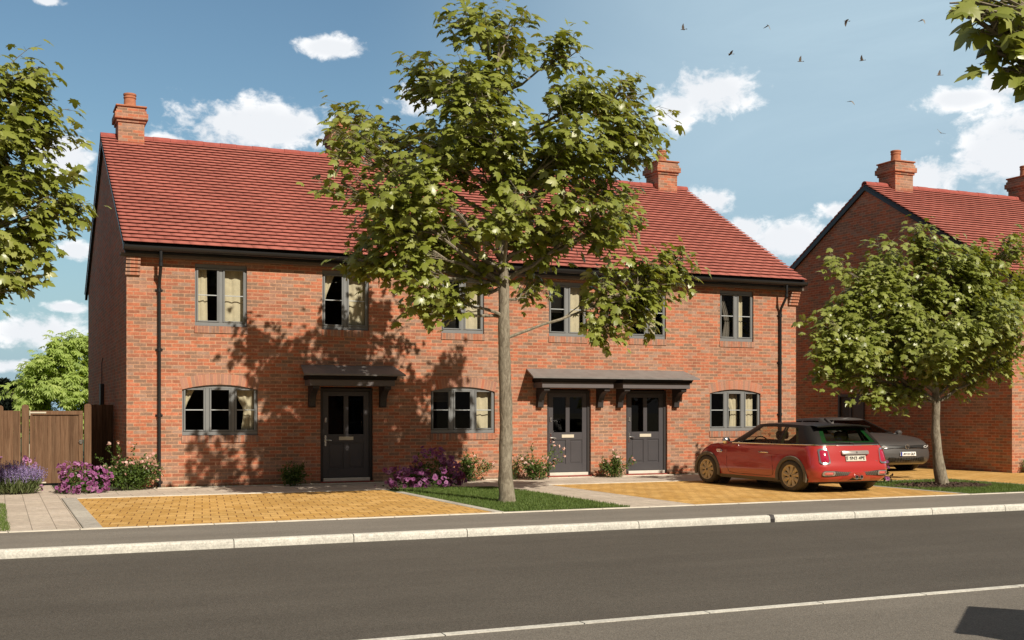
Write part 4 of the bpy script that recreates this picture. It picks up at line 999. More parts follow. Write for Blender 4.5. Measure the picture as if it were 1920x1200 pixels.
def lavender(label, cx, cy, rx, ry, h, ns, seed):
    rng = np.random.default_rng(seed); root = thing('lavender', label, 'lavender', (cx, cy, 0))
    n = ns; a = rng.uniform(0,6.28,n); q = np.sqrt(rng.uniform(0,1,n)); b = np.stack([q*np.cos(a)*rx*.75, q*np.sin(a)*ry*.75, np.zeros(n)], 1)
    e = b + np.stack([q*np.cos(a)*rx*.45 + rng.normal(size=n)*.03, q*np.sin(a)*ry*.45, h*(1-.25*q*q)*rng.uniform(.75,1.08,n)], 1)
    # blades
    nb = n*3; i = rng.integers(0,n,nb); t = rng.uniform(0,.45,nb)[:,None]; p = b[i] + (e[i]-b[i])*t + rng.normal(size=(nb,3))*.02; p[:,2] = np.abs(p[:,2])
    dv = norm(e[i]-b[i]) + rng.normal(size=(nb,3))*.3; X, Y, Z = frames(dv, rng.normal(size=(nb,3)))
    V, F = scatter(OV*np.array([.22,1,1]), OF, p, X, Y, Z, rng.uniform(.10,.2,nb)); mesh_np('foliage', V, F, M['lavleaf'], root, np.repeat(rng.uniform(0,1,nb), len(OF)))
    # spikes of buds
    bud = np.array([(0,-.5,0),(.35,0,.0),(0,.5,0),(-.35,0,0),(0,0,.35)]); bf = np.array([(0,1,4),(1,2,4),(2,3,4),(3,0,4)])
    P = []; Dv = []
    for j in range(10):
        t = .62 + .42*j/10; P.append(b + (e-b)*t + rng.normal(size=(n,3))*.006); Dv.append(norm(e-b) + rng.normal(size=(n,3))*.7)
    P = np.concatenate(P); Dv = np.concatenate(Dv); X, Y, Z = frames(Dv, rng.normal(size=P.shape))
    V, F = scatter(bud, bf, P, X, Y, Z, rng.uniform(.018,.03,len(P))); mesh_np('flower_spikes', V, F, M['lavender'], root, np.repeat(rng.uniform(0,1,len(P)), len(bf)))['kind'] = 'stuff'
    return root
petunia('purple petunia clump right of the entry path by the gate', 1.53, 24.75, .50, .42, .54, 190, 3, .047, .5)
petunia('pink petunias behind the lavender at the left edge', .30, 25.9, .5, .3, .66, 60, 5, .062, .8)
petunia('large dark purple petunia mound on the lawn corner', 8.45, 23.55, .90, .46, .60, 260, 7, .056, .5)
petunia('small dark purple petunia behind the red car', 18.5, 20.55, .16, .15, .52, 14, 9, .05, .1)
lavender('lavender clump with grey leaves at the left edge', .30, 24.95, .50, .40, .64, 480, 4)
bush('pink flowered bush at the left corner of the terrace', 'rose_bush', 2.50, 25.1, .68, .40, .74, 4200, 12, .056, 120, .040, [(-.45,-.1,.93),(-.25,0,.98),(.1,.1,.95),(-.65,0,.72),(.55,.05,.72)], 'rose bushes along the wall', stalks=26)
bush('small dark leafy bush left of the shaded door', 'rose_bush', 5.92, 25.15, .33, .24, .56, 1700, 14, .050, 8, .03, [(.28,0,.52)], 'rose bushes along the wall')
bush('green bush with sparse flowers right of the petunia mound', 'rose_bush', 10.1, 25.1, .42, .26, .66, 2100, 15, .050, 14, .035, [(.55,-.05,.42),(.40,0,.5),(.62,0,.36)], 'rose bushes along the wall')
bush('pink flowered bush left of the middle door', 'rose_bush', 11.75, 24.98, .44, .28, .66, 2300, 16, .052, 54, .042, [(.55,-.1,.80),(.68,-.1,.72),(.45,-.1,.85),(-.1,0,.86),(.75,-.1,.55),(.6,-.1,.5)], 'rose bushes along the wall', stalks=16)
bush('red stemmed young bush with sparse leaves between trunk and middle door', 'rose_bush', 11.32, 25.25, .22, .15, .78, 260, 26, .045, 9, .03, [], 'rose bushes along the wall')
bush('pink flowered bush between the two paired doors', 'rose_bush', 13.98, 25.1, .37, .24, .58, 1900, 17, .050, 34, .040, [(.45,-.1,.5),(.52,-.1,.42),(0,0,.66),(-.3,0,.5)], 'rose bushes along the wall')
bush('low green plant by the front corner of the brick house', 'garden_plant', 25.1, 22.4, .2, .15, .45, 300, 18, .05, 0)

# grass blades
def poly_in(poly, x, y):
    r = np.zeros(len(x), bool); n = len(poly)
    for i in range(n):
        x1, y1 = poly[i]; x2, y2 = poly[(i+1) % n]; c = ((y1 > y) != (y2 > y)) & (x < (x2-x1)*(y-y1)/(y2-y1+1e-12)+x1); r ^= c
    return r
def grass(name, label, poly, n, seed, h=.05, holes=()):
    rng = np.random.default_rng(seed); P = np.array(poly); x = rng.uniform(P[:,0].min(), P[:,0].max(), n); y = rng.uniform(P[:,1].min(), P[:,1].max(), n); k = poly_in(poly, x, y)
    for hx, hy, ra, rb in holes: k &= ((x-hx)/ra)**2 + ((y-hy)/rb)**2 > rng.uniform(.75, 1.1, n)
    x, y = x[k], y[k]; n = len(x); pos = np.stack([x, y, np.full(n, -.004)], 1); a = rng.uniform(0,6.28,n)
    dv = np.stack([rng.normal(size=n)*.35, rng.normal(size=n)*.35, np.ones(n)], 1); nr = np.stack([np.cos(a), np.sin(a), np.zeros(n)], 1); X, Y, Z = frames(dv, nr)
    tv = np.array([(-.09,0,0),(.09,0,0),(.06,.6,.06),(0,1.0,.22)]); tf = np.array([(0,1,2),(0,2,3)])
    V, F = scatter(tv, tf, pos, X, Y, Z, h*rng.uniform(.5,1.3,n)); o = mesh_np(name, V, F, M['grass'], None, np.repeat(np.clip(rng.normal(.45,.25,n),0,1), 2))
    return tag(o, label, 'grass', kind='stuff')
sheet('lawn', LAWN1, .003, M['turf']); sheet('lawn', LAWN2, .003, M['turf'])
grass('grass', 'mown green grass round the tall tree', LAWN1, 34000, 1, .05)
grass('grass', 'mown green grass round the mulch bed of the small tree', LAWN2, 24000, 2, .05, [(19.05,19.35,1.2,.8)])
grass('grass_tufts', 'thin grass tufts growing along the wall base', [(2.5,25.50),(19.8,25.50),(19.8,25.58),(2.5,25.58)], 3000, 3, .05)
grass('grass_tufts', 'pale dry ground cover at the left edge', [(-1.2,17.25),(.15,17.25),(.12,22.3),(-1.2,22.3)], 12000, 4, .05)['label'] = 'pale dry ground cover at the left edge'

# ---------------------------------------------------------------- cars
M['red_paint'] = material('red_car_paint', (0.42,0.029,0.027), 0.30, coat=1.0, spec=0.5)
M['grey_paint'] = material('grey_car_paint', (0.062,0.058,0.056), 0.42, coat=0.4)
M['dark_glass'] = glassmat('dark_car_glass', (0.10,0.08,0.07), 1.18)
M['black_gloss'] = material('black_gloss', (0.016,0.014,0.013), 0.42, spec=0.35)
M['plastic'] = material('grey_plastic', (0.150,0.125,0.092), 0.7, var=0.1)
M['dark_plastic'] = material('dark_plastic', (0.02,0.019,0.018), 0.6)
M['tyre'] = material('tyre_rubber', (0.080,0.066,0.048), 0.85, var=0.15, vscale=5)
M['rim'] = material('dusty_rim', (0.62,0.50,0.31), 0.45, metal=0.0, var=0.08)
M['rim_grey'] = material('grey_rim', (0.25,0.24,0.23), 0.4, metal=0.6)
M['lamp_red'] = material('red_lens', (0.42,0.012,0.05), 0.15, coat=1.0)
M['lamp_pink'] = material('pink_lens', (0.70,0.16,0.15), 0.2, coat=1.0)
M['car_glass'] = glassmat('car_glass', (0.72,0.74,0.66), 1.30)
M['green_glass'] = material('green_border', (0.004,0.060,0.014), 0.4)
M['seat'] = material('seat_cloth', (0.045,0.04,0.038), 0.9)
M['silver_trim'] = material('silver_trim', (0.42,0.39,0.36), 0.35, metal=0.5)
M['plate'] = material('plate_white', (0.62,0.59,0.50), 0.5)
M['plate_front'] = material('plate_bright', (0.85,0.85,0.83), 0.5)
M['ink'] = material('plate_ink', (0.012,0.012,0.012), 0.5)
M['ink_soft'] = material('plate_ink_grey', (0.06,0.06,0.055), 0.5)
M['blue'] = material('plate_blue', (0.03,0.05,0.30), 0.5)
M['headlamp'] = glassmat('headlamp_glass', (0.8,0.8,0.8), 1.5)
M['white_led'] = material('pale_lamp', (0.85,0.85,0.82), 0.2)

def text_mesh(txt, size, mat, name, parent, mtx, ext=0.002, sx=1.0):
    cu = bpy.data.curves.new(name, 'FONT'); cu.body = txt; cu.size = size; cu.extrude = ext; cu.align_x = 'CENTER'; cu.align_y = 'CENTER'; cu.offset = size*.012
    o = bpy.data.objects.new(name, cu); COL.objects.link(o); dg = bpy.context.evaluated_depsgraph_get()
    me = bpy.data.meshes.new_from_object(o.evaluated_get(dg)); bpy.data.objects.remove(o); me.transform(Matrix.Diagonal((sx, 1, 1, 1))); me.transform(mtx)
    return link(name, me, mat, parent)

def arc(cx, cy, r, a0, a1, n): return [(cx + r*math.cos(a), cy + r*math.sin(a)) for a in np.linspace(R(a0), R(a1), n)]
def half_contour(xr, xf, w, rr, rf, bow_r, bow_f, nR, nC, nS, nF):
    """rear centre -> rear corner -> side -> front corner -> front centre (one half, y>=0); corners are superelliptic"""
    P = []
    for i in range(nR): y = (w-rr)*i/nR; P.append((xr + bow_r*(y/w)**2, y))
    y1 = w-rr; x1 = xr + bow_r*(y1/w)**2
    for i in range(nC):
        t = (i/nC)*math.pi/2; P.append((x1 + rr*(1-math.cos(t)), y1 + rr*math.sin(t)))
    xs, xe = x1 + rr, xf - bow_f*((w-rf)/w)**2 - rf*1.5
    for i in range(nS): P.append((xs + (xe-xs)*i/nS, w))
    for i in range(nC):
        t = (i/nC)*math.pi/2; P.append((xe + rf*1.5*math.sin(t), w - rf*(1-math.cos(t))))
    y2 = w-rf
    for i in range(nF+1): y = y2*(1-i/nF); P.append((xf - bow_f*(y/w)**2, y))
    return P

def make_car(root, c):
    """body shell lofted from rounded plan outlines; x runs rear->front, then stretched to the car's size"""
    sx, sy, sz = c['scale']; L = c['L']; W = c['W']/2; ip = lambda t, pts: float(np.interp(t, [p[0] for p in pts], [p[1] for p in pts]))
    nR, nC, nS, nF, NV = 8, 10, 64, 8, 20
    def T(x, y, z): return (x*sx, y*sy, z*sz)
    def lvl(v):
        xr = ip(v, c['rear']); xf = L - ip(v, c['front']); w = W*ip(v, c['side'])
        pts = half_contour(xr, xf, w, c['rr'], c['rf'], c['bowr'], c['bowf'], nR, nC, nS, nF); out = []
        for x, y in pts:
            zt = ip(x, c['top']); zb = ip(x, c['bot']); out.append((x, y, zb + (zt-zb)*v))
        return out
    rows = [lvl(i/NV) for i in range(NV+1)]; K = len(rows[0])
    cr = lambda x: c['crown']*max(0, min(1, (L-ip(1, c['front'])-x)/.5))*max(0, min(1, (x-ip(1, c['rear']))/.3))
    for s_ in (.93,.8,.6,.4,.2,0.0):
        rows.append([(x - (0.0), y*s_, z + cr(x)*(1-s_*s_)) for x, y, z in rows[NV]])
    wheels = c['wheels']; ra = c['arch']
    body = MB(); trim = MB(); vid = {}
    V = []; 
    for sgn in (1, -1):
        Fb = []; Ft = []
        base = [T(x, y*sgn, z) for r in rows for x, y, z in r]
        for i in range(len(rows)-1):
            for j in range(K-1):
                q = [rows[i][j], rows[i][j+1], rows[i+1][j+1], rows[i+1][j]]; mx = sum(p[0] for p in q)/4; my = sum(p[1] for p in q)/4; mz = sum(p[2] for p in q)/4
                if i < NV and my > W*.62 and any((mx-wx)**2 + (mz-c['wz'])**2 < ra*ra for wx in wheels): continue
                if i >= NV and c['cab'][0]+.12 < mx < c['cab'][1]-.25 and my < W*.80: continue
                if c.get('cut') and c['cut'](mx, my, mz, i, NV): continue
                f = (i*K+j, i*K+j+1, (i+1)*K+j+1, (i+1)*K+j); f = f if sgn > 0 else f[::-1]
                (Ft if i < c['trim_rows'] and my > W*.5 and nR+nC-2 < j < nR+nC+nS else Fb).append(f)
        body.add(base, Fb); trim.add(base, Ft)
    b = body.build('body', c['paint'], root, smooth=True)
    trim.build('sill_trim', c['trimmat'], root, smooth=True)
    surf_y = lambda x, v: W*ip(v, c['side'])
    # arch flares following the wheels, wells behind them
    for wx in wheels:
        for sgn in (1, -1):
            ro, ri = ra + c['flare'], ra - .045; P = []; yv = surf_y(wx, .3)*1.0
            for a in np.linspace(R(c['fl'][0]), R(c['fl'][1]), 34):
                row = []
                for r_, dy in ((ri, -.10), (ri, .004), (ri+.012, .016), (ro-.012, .012), (ro, -.006)): row.append(T(wx + r_*math.cos(a), (yv+dy)*sgn, c['wz'] + r_*math.sin(a)))
                P.append(row)
            MB().grid(P).build('arch_trim', c['trimmat'], root, smooth=True)
            P = []
            for a in np.linspace(R(-20), R(200), 24): P.append([T(wx + (ra-.03)*math.cos(a), yy*sgn, c['wz'] + (ra-.03)*math.sin(a)) for yy in (yv-.04, yv-.36)])
            m = MB().grid(P); n0 = len(m.v); m.add([T(wx + (ra-.03)*math.cos(a), (yv-.36)*sgn, c['wz'] + (ra-.03)*math.sin(a)) for a in np.linspace(0, 2*math.pi, 24, endpoint=False)], [tuple(range(24))])
            m.build('wheel_well', M['dark_plastic'], root)
    # floor pan
    m = MB(); zb = c['wz']*.75; m.box(*T(.25, -W*.82, .19), *T(L-.3, W*.82, .26)); m.box(*T(c['cab'][0]+.1, -W*.85, .40), *T(c['cab'][1]-.2, W*.85, .46)); m.build('floor_pan', M['dark_plastic'], root)
    # greenhouse
    NC, cS, cC, cF, cR = 14, 24, 5, 8, 6; g0, g1 = c['cab']; crow = []
    for i in range(NC+1):
        v = i/NC; xr = g0 + c['rake_r']*v; xf = g1 - c['rake_f']*v; w = c['cw']*(1 - c['tumble']*v**1.3)
        h = half_contour(xr, xf, w, c['crr'], c['crf'], c['cbr'], c['cbf'], cR, cC, cS, cF); row = []
        for x, y in h:
            zb_ = ip(x, c['top']) - .01; zr_ = c['roof'](x, y); row.append((x, y, zb_ + (zr_-zb_)*v))
        crow.append(row)
    KK = len(crow[0])
    for s_ in (.9,.7,.45,.2,0.0): crow.append([(x if True else 0, y*s_, z + c['rcrown']*(1-s_*s_)) for x, y, z in crow[NC]])
    shell = MB(); glass = {}; 
    sw = c['win']   # list of (name, j0, j1, i0, i1)
    for sgn in (1, -1):
        base = [T(x, y*sgn, z) for r in crow for x, y, z in r]; Fs = []
        gl = {}
        for i in range(len(crow)-1):
            for j in range(KK-1):
                f = (i*KK+j, i*KK+j+1, (i+1)*KK+j+1, (i+1)*KK+j); f = f if sgn > 0 else f[::-1]; hit = None
                for nm, j0, j1, i0, i1 in sw:
                    if j0 <= j < j1 and i0 <= i < i1: hit = nm
                if hit: gl.setdefault(hit, []).append(f)
                else: Fs.append(f)
        shell.add(base, Fs)
        for nm, fs in gl.items():
            key = nm if nm in ('windscreen', 'rear_window') else nm + str(sgn); glass.setdefault(key, MB()).add(base, fs)
    shell.build('roof', c['roofmat'], root, smooth=True)
    for k_, m in glass.items():
        used = sorted({i for f in m.f for i in f}); mp = {o: n for n, o in enumerate(used)}; m.v = [m.v[i] for i in used]; m.f = [tuple(mp[i] for i in f) for f in m.f]
        m.build(k_.rstrip('-1'), M[c.get('glass', 'car_glass')], root, smooth=True)
    return b, T, ip, crow

def wheel(root, T, x, y, r, wd, sgn, rimmat, spokes, kx=1.0):
    """tyre, rim with broad twisted spokes; kx stretches along the car like its body"""
    o = bpy.data.objects.new('wheel', None); COL.objects.link(o); o.parent = root; o.location = (x, y, r); ri = r*.70
    def sh(mb): mb.v = [(a*kx, b*sgn, c_) for a, b, c_ in mb.v]; return mb
    mb = MB(); mb.lathe([(ri-.01,.0),(ri+.01,.012),(r-.055,.018),(r-.02,.004),(r-.004,-.02),(r,-.05),(r,-wd+.05),(r-.02,-wd+.01),(ri,-wd),(ri-.02,-.10)], 44, axis='Y', closed=True); sh(mb).build('tyre', M['tyre'], o, smooth=True, fix=True)
    mb = MB(); mb.lathe([(ri-.012,.006),(ri+.0,.009),(ri-.004,-.005),(ri-.02,-.06),(ri-.03,-.12),(ri-.03,-.04)], 44, axis='Y', closed=True)
    mb.lathe([(0,-.005),(.028,-.005),(.045,.0),(.05,-.02),(.05,-.06),(0,-.06)], 20, axis='Y')
    for k in range(spokes):
        a = 2*math.pi*k/spokes; w0, w1 = .022, .052*8/spokes; c_, s_ = math.cos(a), math.sin(a); a2 = a+.22; c2, s2 = math.cos(a2), math.sin(a2)
        P0 = [(.04*c_ - w0*-s_*k_, .04*s_ - w0*c_*k_) for k_ in (1, -1)]; P1 = [((ri-.012)*c2 + w1*s2*k_, (ri-.012)*s2 - w1*c2*k_) for k_ in (1, -1)]
        P0 = [(.04*c_ + w0*s_*k_, .04*s_ - w0*c_*k_) for k_ in (1, -1)]; m_ = ((P0[0][0]+P0[1][0])/2, (P0[0][1]+P0[1][1])/2); n_ = ((P1[0][0]+P1[1][0])/2, (P1[0][1]+P1[1][1])/2)
        v = [(P0[0][0],-.022,P0[0][1]),(m_[0],-.004,m_[1]),(P0[1][0],-.022,P0[1][1]),(P1[0][0],-.022,P1[0][1]),(n_[0],.002,n_[1]),(P1[1][0],-.022,P1[1][1]),(P0[0][0],-.05,P0[0][1]),(P0[1][0],-.05,P0[1][1]),(P1[0][0],-.05,P1[0][1]),(P1[1][0],-.05,P1[1][1])]
        mb.add(v, [(0,1,4,3),(1,2,5,4),(0,3,8,6),(2,7,9,5),(6,8,9,7)])
    sh(mb).build('rim', rimmat, o, fix=True)
    mb = MB(); mb.lathe([(0,-.07),(ri-.03,-.07),(ri-.03,-.1),(0,-.1)], 24, axis='Y'); sh(mb).build('brake_disc', M['dark_plastic'], o, fix=True)
    mb = MB(); mb.lathe([(0,.001),(.024,.001),(.026,-.006),(0,-.006)], 16, axis='Y'); sh(mb).build('hub_cap', M['dark_plastic'], o, fix=True)
    return o

def rrect(w, h, r, n=6, skew=0.0):
    P = []
    for cx, cy, a0 in ((w-r,h-r,0),(-w+r,h-r,90),(-w+r,-h+r,180),(w-r,-h+r,270)):
        for i in range(n+1): a = R(a0+90*i/n); P.append((cx+r*math.cos(a), cy+r*math.sin(a)))
    return [(x + skew*y, y) for x, y in P]
def plate_on(mb, P2, place, t0, t1, inner=None):
    """extrude a 2-D outline (u,v) along the local depth given by place(u,v,d)"""
    n = len(P2); c = (sum(p[0] for p in P2)/n, sum(p[1] for p in P2)/n)
    if inner is None:
        ring = [place(u, v, t0) for u, v in P2]; ring2 = [place(u, v, t1) for u, v in P2]; ring3 = [place(c[0]+(u-c[0])*.9, c[1]+(v-c[1])*.9, t1+(t1-t0)*.25) for u, v in P2]; mid = place(c[0], c[1], t1+(t1-t0)*.45)
        mb.add(ring + ring2 + ring3 + [mid], [(i, (i+1) % n, n+(i+1) % n, n+i) for i in range(n)] + [(n+i, n+(i+1) % n, 2*n+(i+1) % n, 2*n+i) for i in range(n)] + [(2*n+i, 2*n+(i+1) % n, 3*n) for i in range(n)])
    else:
        o = [(u, v) for u, v in P2]; q = [(c[0]+(u-c[0])*inner, c[1]+(v-c[1])*inner) for u, v in P2]
        vs = [place(u, v, t0) for u, v in o] + [place(u, v, t1) for u, v in o] + [place(u, v, t1) for u, v in q] + [place(u, v, t0) for u, v in q]
        mb.add(vs, [(k*n+i, k*n+(i+1) % n, (k+1)*n+(i+1) % n, (k+1)*n+i) for k in range(3) for i in range(n)])
    return mb

# --- small red hatchback, nose toward the houses
CAR1 = thing('parked_car', 'small red hatchback with black roof parked nose to the terrace', 'car', (15.78, 18.34, 0)); CAR1.rotation_euler = (0, 0, R(90))
SX, SY = 1.22, 1.125
red = dict(scale=(SX, SY, 1.0), L=3.85, W=1.72, rr=.26, rf=.30, bowr=.07, bowf=.16,
    rear=[(0,.10),(.08,.03),(.25,.0),(.42,.0),(.55,.03),(.8,.065),(1,.10)], front=[(0,.14),(.1,.04),(.3,0),(.5,.01),(.75,.06),(.9,.14),(1,.26)],
    side=[(0,.93),(.1,.97),(.3,1.0),(.5,1.0),(.7,.985),(.88,.955),(1,.905)],
    top=[(0,.955),(.3,.97),(1.5,.955),(2.6,.95),(2.85,.94),(3.2,.90),(3.5,.84),(3.7,.77),(3.85,.70)], bot=[(0,.24),(.3,.22),(1.1,.175),(2.8,.175),(3.5,.19),(3.85,.22)], crown=.07,
    wheels=(.72, 3.215), wz=.315, arch=.385, flare=.035, fl=(-14, 194), cab=(.13, 2.84), trim_rows=2, paint=M['red_paint'], trimmat=M['plastic'],
    rake_r=.30, rake_f=.74, cw=.775, tumble=.165, crr=.17, crf=.22, cbr=.05, cbf=.16, roof=lambda x, y: 1.335 + .045*math.sin(math.pi*min(1, max(0, (x-.35)/2.0)))**.8 if .35 < x < 2.35 else 1.335,
    rcrown=.035, roofmat=M['black_gloss'], win=[('rear_window', 0, 6, 2, 12), ('side_window', 14, 20, 1, 12), ('side_window', 21, 33, 1, 12), ('windscreen', 38, 60, 1, 13)])
b1, T1c, ip1, cr1 = make_car(CAR1, red)
for wx in red['wheels']:
    for sg in (1, -1): wheel(CAR1, None, wx*SX, (.86*SY+.005)*sg, .325, .22, sg, M['rim'], 9, 1.20)
def rearx(y, v): w = .86*ip1(v, red['side']); yy = min(abs(y), w-.001); xr = ip1(v, red['rear']); rr = .26; \
    return xr + .07*(yy/w)**2 if yy < w-rr else xr + .07*((w-rr)/w)**2 + rr*(1-math.sqrt(max(0, 1-((yy-(w-rr))/rr)**2)))
def rplace(cy, cz):
    def f(u, v, d):
        y = cy+u; z = cz+v; vv = (z-.235)/(.955-.235); x = rearx(y, vv) - d; return T1c(x, y, z)
    return f
for sg in (1, -1):
    P = [(u*(1 - .18*(v > 0)*v/.15), v) for u, v in rrect(.098, .155, .05)]
    o = plate_on(MB(), P, rplace(.655*sg, .745), -.03, .022, inner=.80).build('lamp_ring', M['chrome'], CAR1, smooth=True, fix=True)
    P2 = [(u*.84, v*.84) for u, v in P]; lens = plate_on(MB(), P2, rplace(.655*sg, .745), -.03, .012).build('tail_lamp', M['lamp_red'], CAR1, smooth=True, fix=True)
    P3 = [(u*.45 - .02*sg, v*.72) for u, v in P]; plate_on(MB(), P3, rplace(.655*sg, .745), .0, .016).build('lens', M['lamp_pink'], lens, smooth=True, fix=True)
    o = plate_on(MB(), rrect(.12, .045, .035), rplace(.60*sg, .40), -.02, .02, inner=.72).build('reflector_ring', M['silver_trim'], CAR1, smooth=True, fix=True)
    plate_on(MB(), rrect(.085, .028, .02), rplace(.60*sg, .40), -.01, .012).build('reflector', M['lamp_pink'], CAR1, smooth=True, fix=True)
# bumper insert: black mesh band dipping round a raised exhaust cut-out
m = MB(); plate_on(m, rrect(.72, .062, .05), rplace(0, .395), -.02, .008); m.build('bumper_grille', M['dark_plastic'], CAR1, smooth=True, fix=True)
m = MB()
for i in range(-11, 12):
    for k in (-1, 0, 1):
        u = i*.042 + (.021 if k else 0); m.add([rplace(0, .395)(u + .016*math.cos(a), k*.026 + .011*math.sin(a), .0105) for a in np.linspace(0, 6.283, 6, endpoint=False)], [tuple(range(6))])
m.build('grille_mesh', M['plastic'], CAR1)
P = [(-.34,-.10),(-.30,-.02),(-.20,.0),(-.17,.055),(-.10,.075),(.10,.075),(.17,.055),(.20,.0),(.30,-.02),(.34,-.10)]
m = MB(); plate_on(m, P, rplace(0, .36), -.03, .014); m.build('bumper_centre', M['red_paint'], CAR1, smooth=True, fix=True)
m = MB(); plate_on(m, [(-.15,-.09),(-.14,.0),(-.10,.04),(.10,.04),(.14,.0),(.15,-.09)], rplace(0, .345), .0, .018); m.build('exhaust_recess', M['dark_plastic'], CAR1, fix=True)
for u in (-.055, .055):
    m = MB(); c_ = T1c(-.05, u, .325); m.lathe([(.033,.0),(.042,.0),(.043,.10),(.031,.10)], 20, c_, 'X', closed=True); m.build('exhaust_pipe', M['chrome'], CAR1, smooth=True); MB().lathe([(0,.02),(.034,.02),(.034,.03),(0,.03)], 16, c_, 'X').build('exhaust_bore', M['ink'], CAR1)
m = MB(); plate_on(m, [(u*(1+.14*(v < 0)*0), v) for u, v in rrect(.30, .040, .022)], rplace(0, .815), -.02, .035); m.build('boot_handle', M['silver_trim'], CAR1, smooth=True, fix=True)
m = MB(); plate_on(m, rrect(.022, .015, .012), rplace(0, .818), .05, .056); m.build('badge', M['ink'], CAR1, fix=True)
m = MB(); plate_on(m, rrect(.225, .056, .01, 3), rplace(0, .700), .013, .016); pl = m.build('number_plate', M['plate'], CAR1, fix=True)
RM = lambda x, y, z: Matrix(((0,0,-1,x),(-1,0,0,y),(0,1,0,z),(0,0,0,1)))
px = rearx(0, (.70-.235)/.72)*SX
text_mesh('SN3 4PE', .098, M['ink_soft'], 'lettering', pl, RM(px-.0235, -.03, .698), .002, 1.12)
m = MB(); m.box(px-.0245, .205, .655, px-.018, .245, .745); m.build('country_strip', M['silver_trim'], pl)
text_mesh('COOPER', .040, M['chrome'], 'model_lettering', CAR1, RM(rearx(.5,.58)*SX-.004, -.50, .628), .003, 1.1)
# rear shut line, belt strip
m = MB()
for sg in (1, -1):
    pts = []
    for j in range(0, 8+10+64+4):
        x, y, z = [*half_contour(ip1(1, red['rear']), 3.85-ip1(1, red['front']), .86*.905, .26, .30, .07, .16, 8, 10, 64, 8)[j], 0]
        if x > 2.95: break
        pts.append(T1c(x, (y+.004)*sg, ip1(x, red['top'])+.002))
    m.tube(pts, .011, 6)
m.build('belt_strip', M['chrome'], CAR1, smooth=True)
def sideline(pts, w_=.006, sides=(1, -1)):
    for sg in sides:
        m = MB(); q = []
        for x, z in pts:
            zt = ip1(x, red['top']); zb = ip1(x, red['bot']); v = (z-zb)/(zt-zb); q.append(T1c(x, (.86*ip1(v, red['side'])+.0005)*sg, z))
        m.tube(q, w_, 4); m.build('door_seam', M['ink'], CAR1)
sideline([(1.25,.95),(1.25,.7),(1.22,.5),(1.20,.40),(1.24,.31),(1.4,.29),(2.3,.29),(2.52,.31),(2.57,.42),(2.58,.6),(2.60,.8),(2.62,.94)], .005)
m = MB()
for sg in (1, -1):
    for x0, x1, z in ((1.36,1.62,.775),):
        a = T1c(x0, .86*.985*sg, z); b = T1c(x1, .86*.985*sg, z+.005); y_ = (a[1] + .022*sg)
        m.tube([(a[0], a[1]-.005*sg, a[2]), (a[0]+.03, y_, a[2]+.004), (b[0]-.03, y_, b[2]), (b[0], b[1]-.005*sg, b[2])], [.012,.015,.015,.012], 8)
m.build('door_handle', M['chrome'], CAR1, smooth=True)
m = MB()
for sg in (1, -1): plate_on(m, rrect(.085, .036, .03, skew=.5), lambda u, v, d, sg=sg: T1c(2.82+u, (.86*.985+.004+d)*sg, .765+v), -.01, .010)
m.build('side_scuttle', M['chrome'], CAR1, smooth=True, fix=True)
for sg in (1, -1):
    m = MB(); c_ = T1c(2.50, .93*sg, 1.0); n_ = 14
    m.lathe([(0,-.085),(.05,-.08),(.075,-.05),(.085,0),(.075,.05),(.05,.08),(0,.085)], n_, c_, 'X'); m.v = [(c_[0]+(a-c_[0])*.75, c_[1]+(b-c_[1])*1.15, c) for a, b, c in m.v]
    m.tube([(c_[0], .80*SY*sg, .955), (c_[0], c_[1], .97)], [.022,.018], 8); mr = m.build('door_mirror', M['chrome'], CAR1, smooth=True)
# roof spoiler, wiper, antenna
m = MB(); w_ = .60
P = []
for t in np.linspace(-1, 1, 13):
    y = w_*t; bx = .06*t*t; P.append([T1c(.62+bx, y, 1.375-.03*t*t), T1c(.40+bx, y, 1.383-.03*t*t), T1c(.27+bx, y, 1.372-.035*t*t), T1c(.255+bx, y, 1.358-.035*t*t), T1c(.275+bx, y, 1.345-.035*t*t), T1c(.46+bx, y, 1.325-.03*t*t)])
m.grid(P); m.build('roof_spoiler', M['black_gloss'], CAR1, smooth=True)
m = MB(); m.tube([T1c(.145, -.06, .985), T1c(.13, -.02, 1.0), T1c(.17, .33, 1.03)], [.012,.010,.006], 6); m.tube([T1c(.15, -.04, .99), T1c(.16, .03, .995)], .028, 8); m.build('rear_wiper', M['dark_plastic'], CAR1, smooth=True)
m = MB(); m.tube([T1c(.62, 0, 1.395), T1c(.60, 0, 1.425)], [.03,.012], 8); m.tube([T1c(.60, 0, 1.42), T1c(.56, 0, 1.50)], .005, 5); m.build('antenna', M['silver_trim'], CAR1, smooth=True)
# dark green edge of the rear window and quarter window
def glass_border(name, j0, j1, i0, i1, wj, wi, sides=(1, -1)):
    m = MB(); KK = len(cr1[0])
    for sg in sides:
        for i in range(i0, i1):
            for j in range(j0, j1):
                edge = (j >= j1-wj) or i < i0+wi or i >= i1-wi or (name != 'rear' and j < j0+wj)
                if not edge: continue
                q = [cr1[i][j], cr1[i][j+1], cr1[i+1][j+1], cr1[i+1][j]]
                m.add([T1c(x + (.006 if name == 'rear' else 0), (y - (.006 if name != 'rear' else 0))*sg, z) for x, y, z in q], [(0,1,2,3)])
    return m
glass_border('rear', 0, 6, 2, 12, 1, 1).build('window_border', M['green_glass'], CAR1)
glass_border('side', 14, 20, 1, 12, 1, 0).build('window_border', M['green_glass'], CAR1)
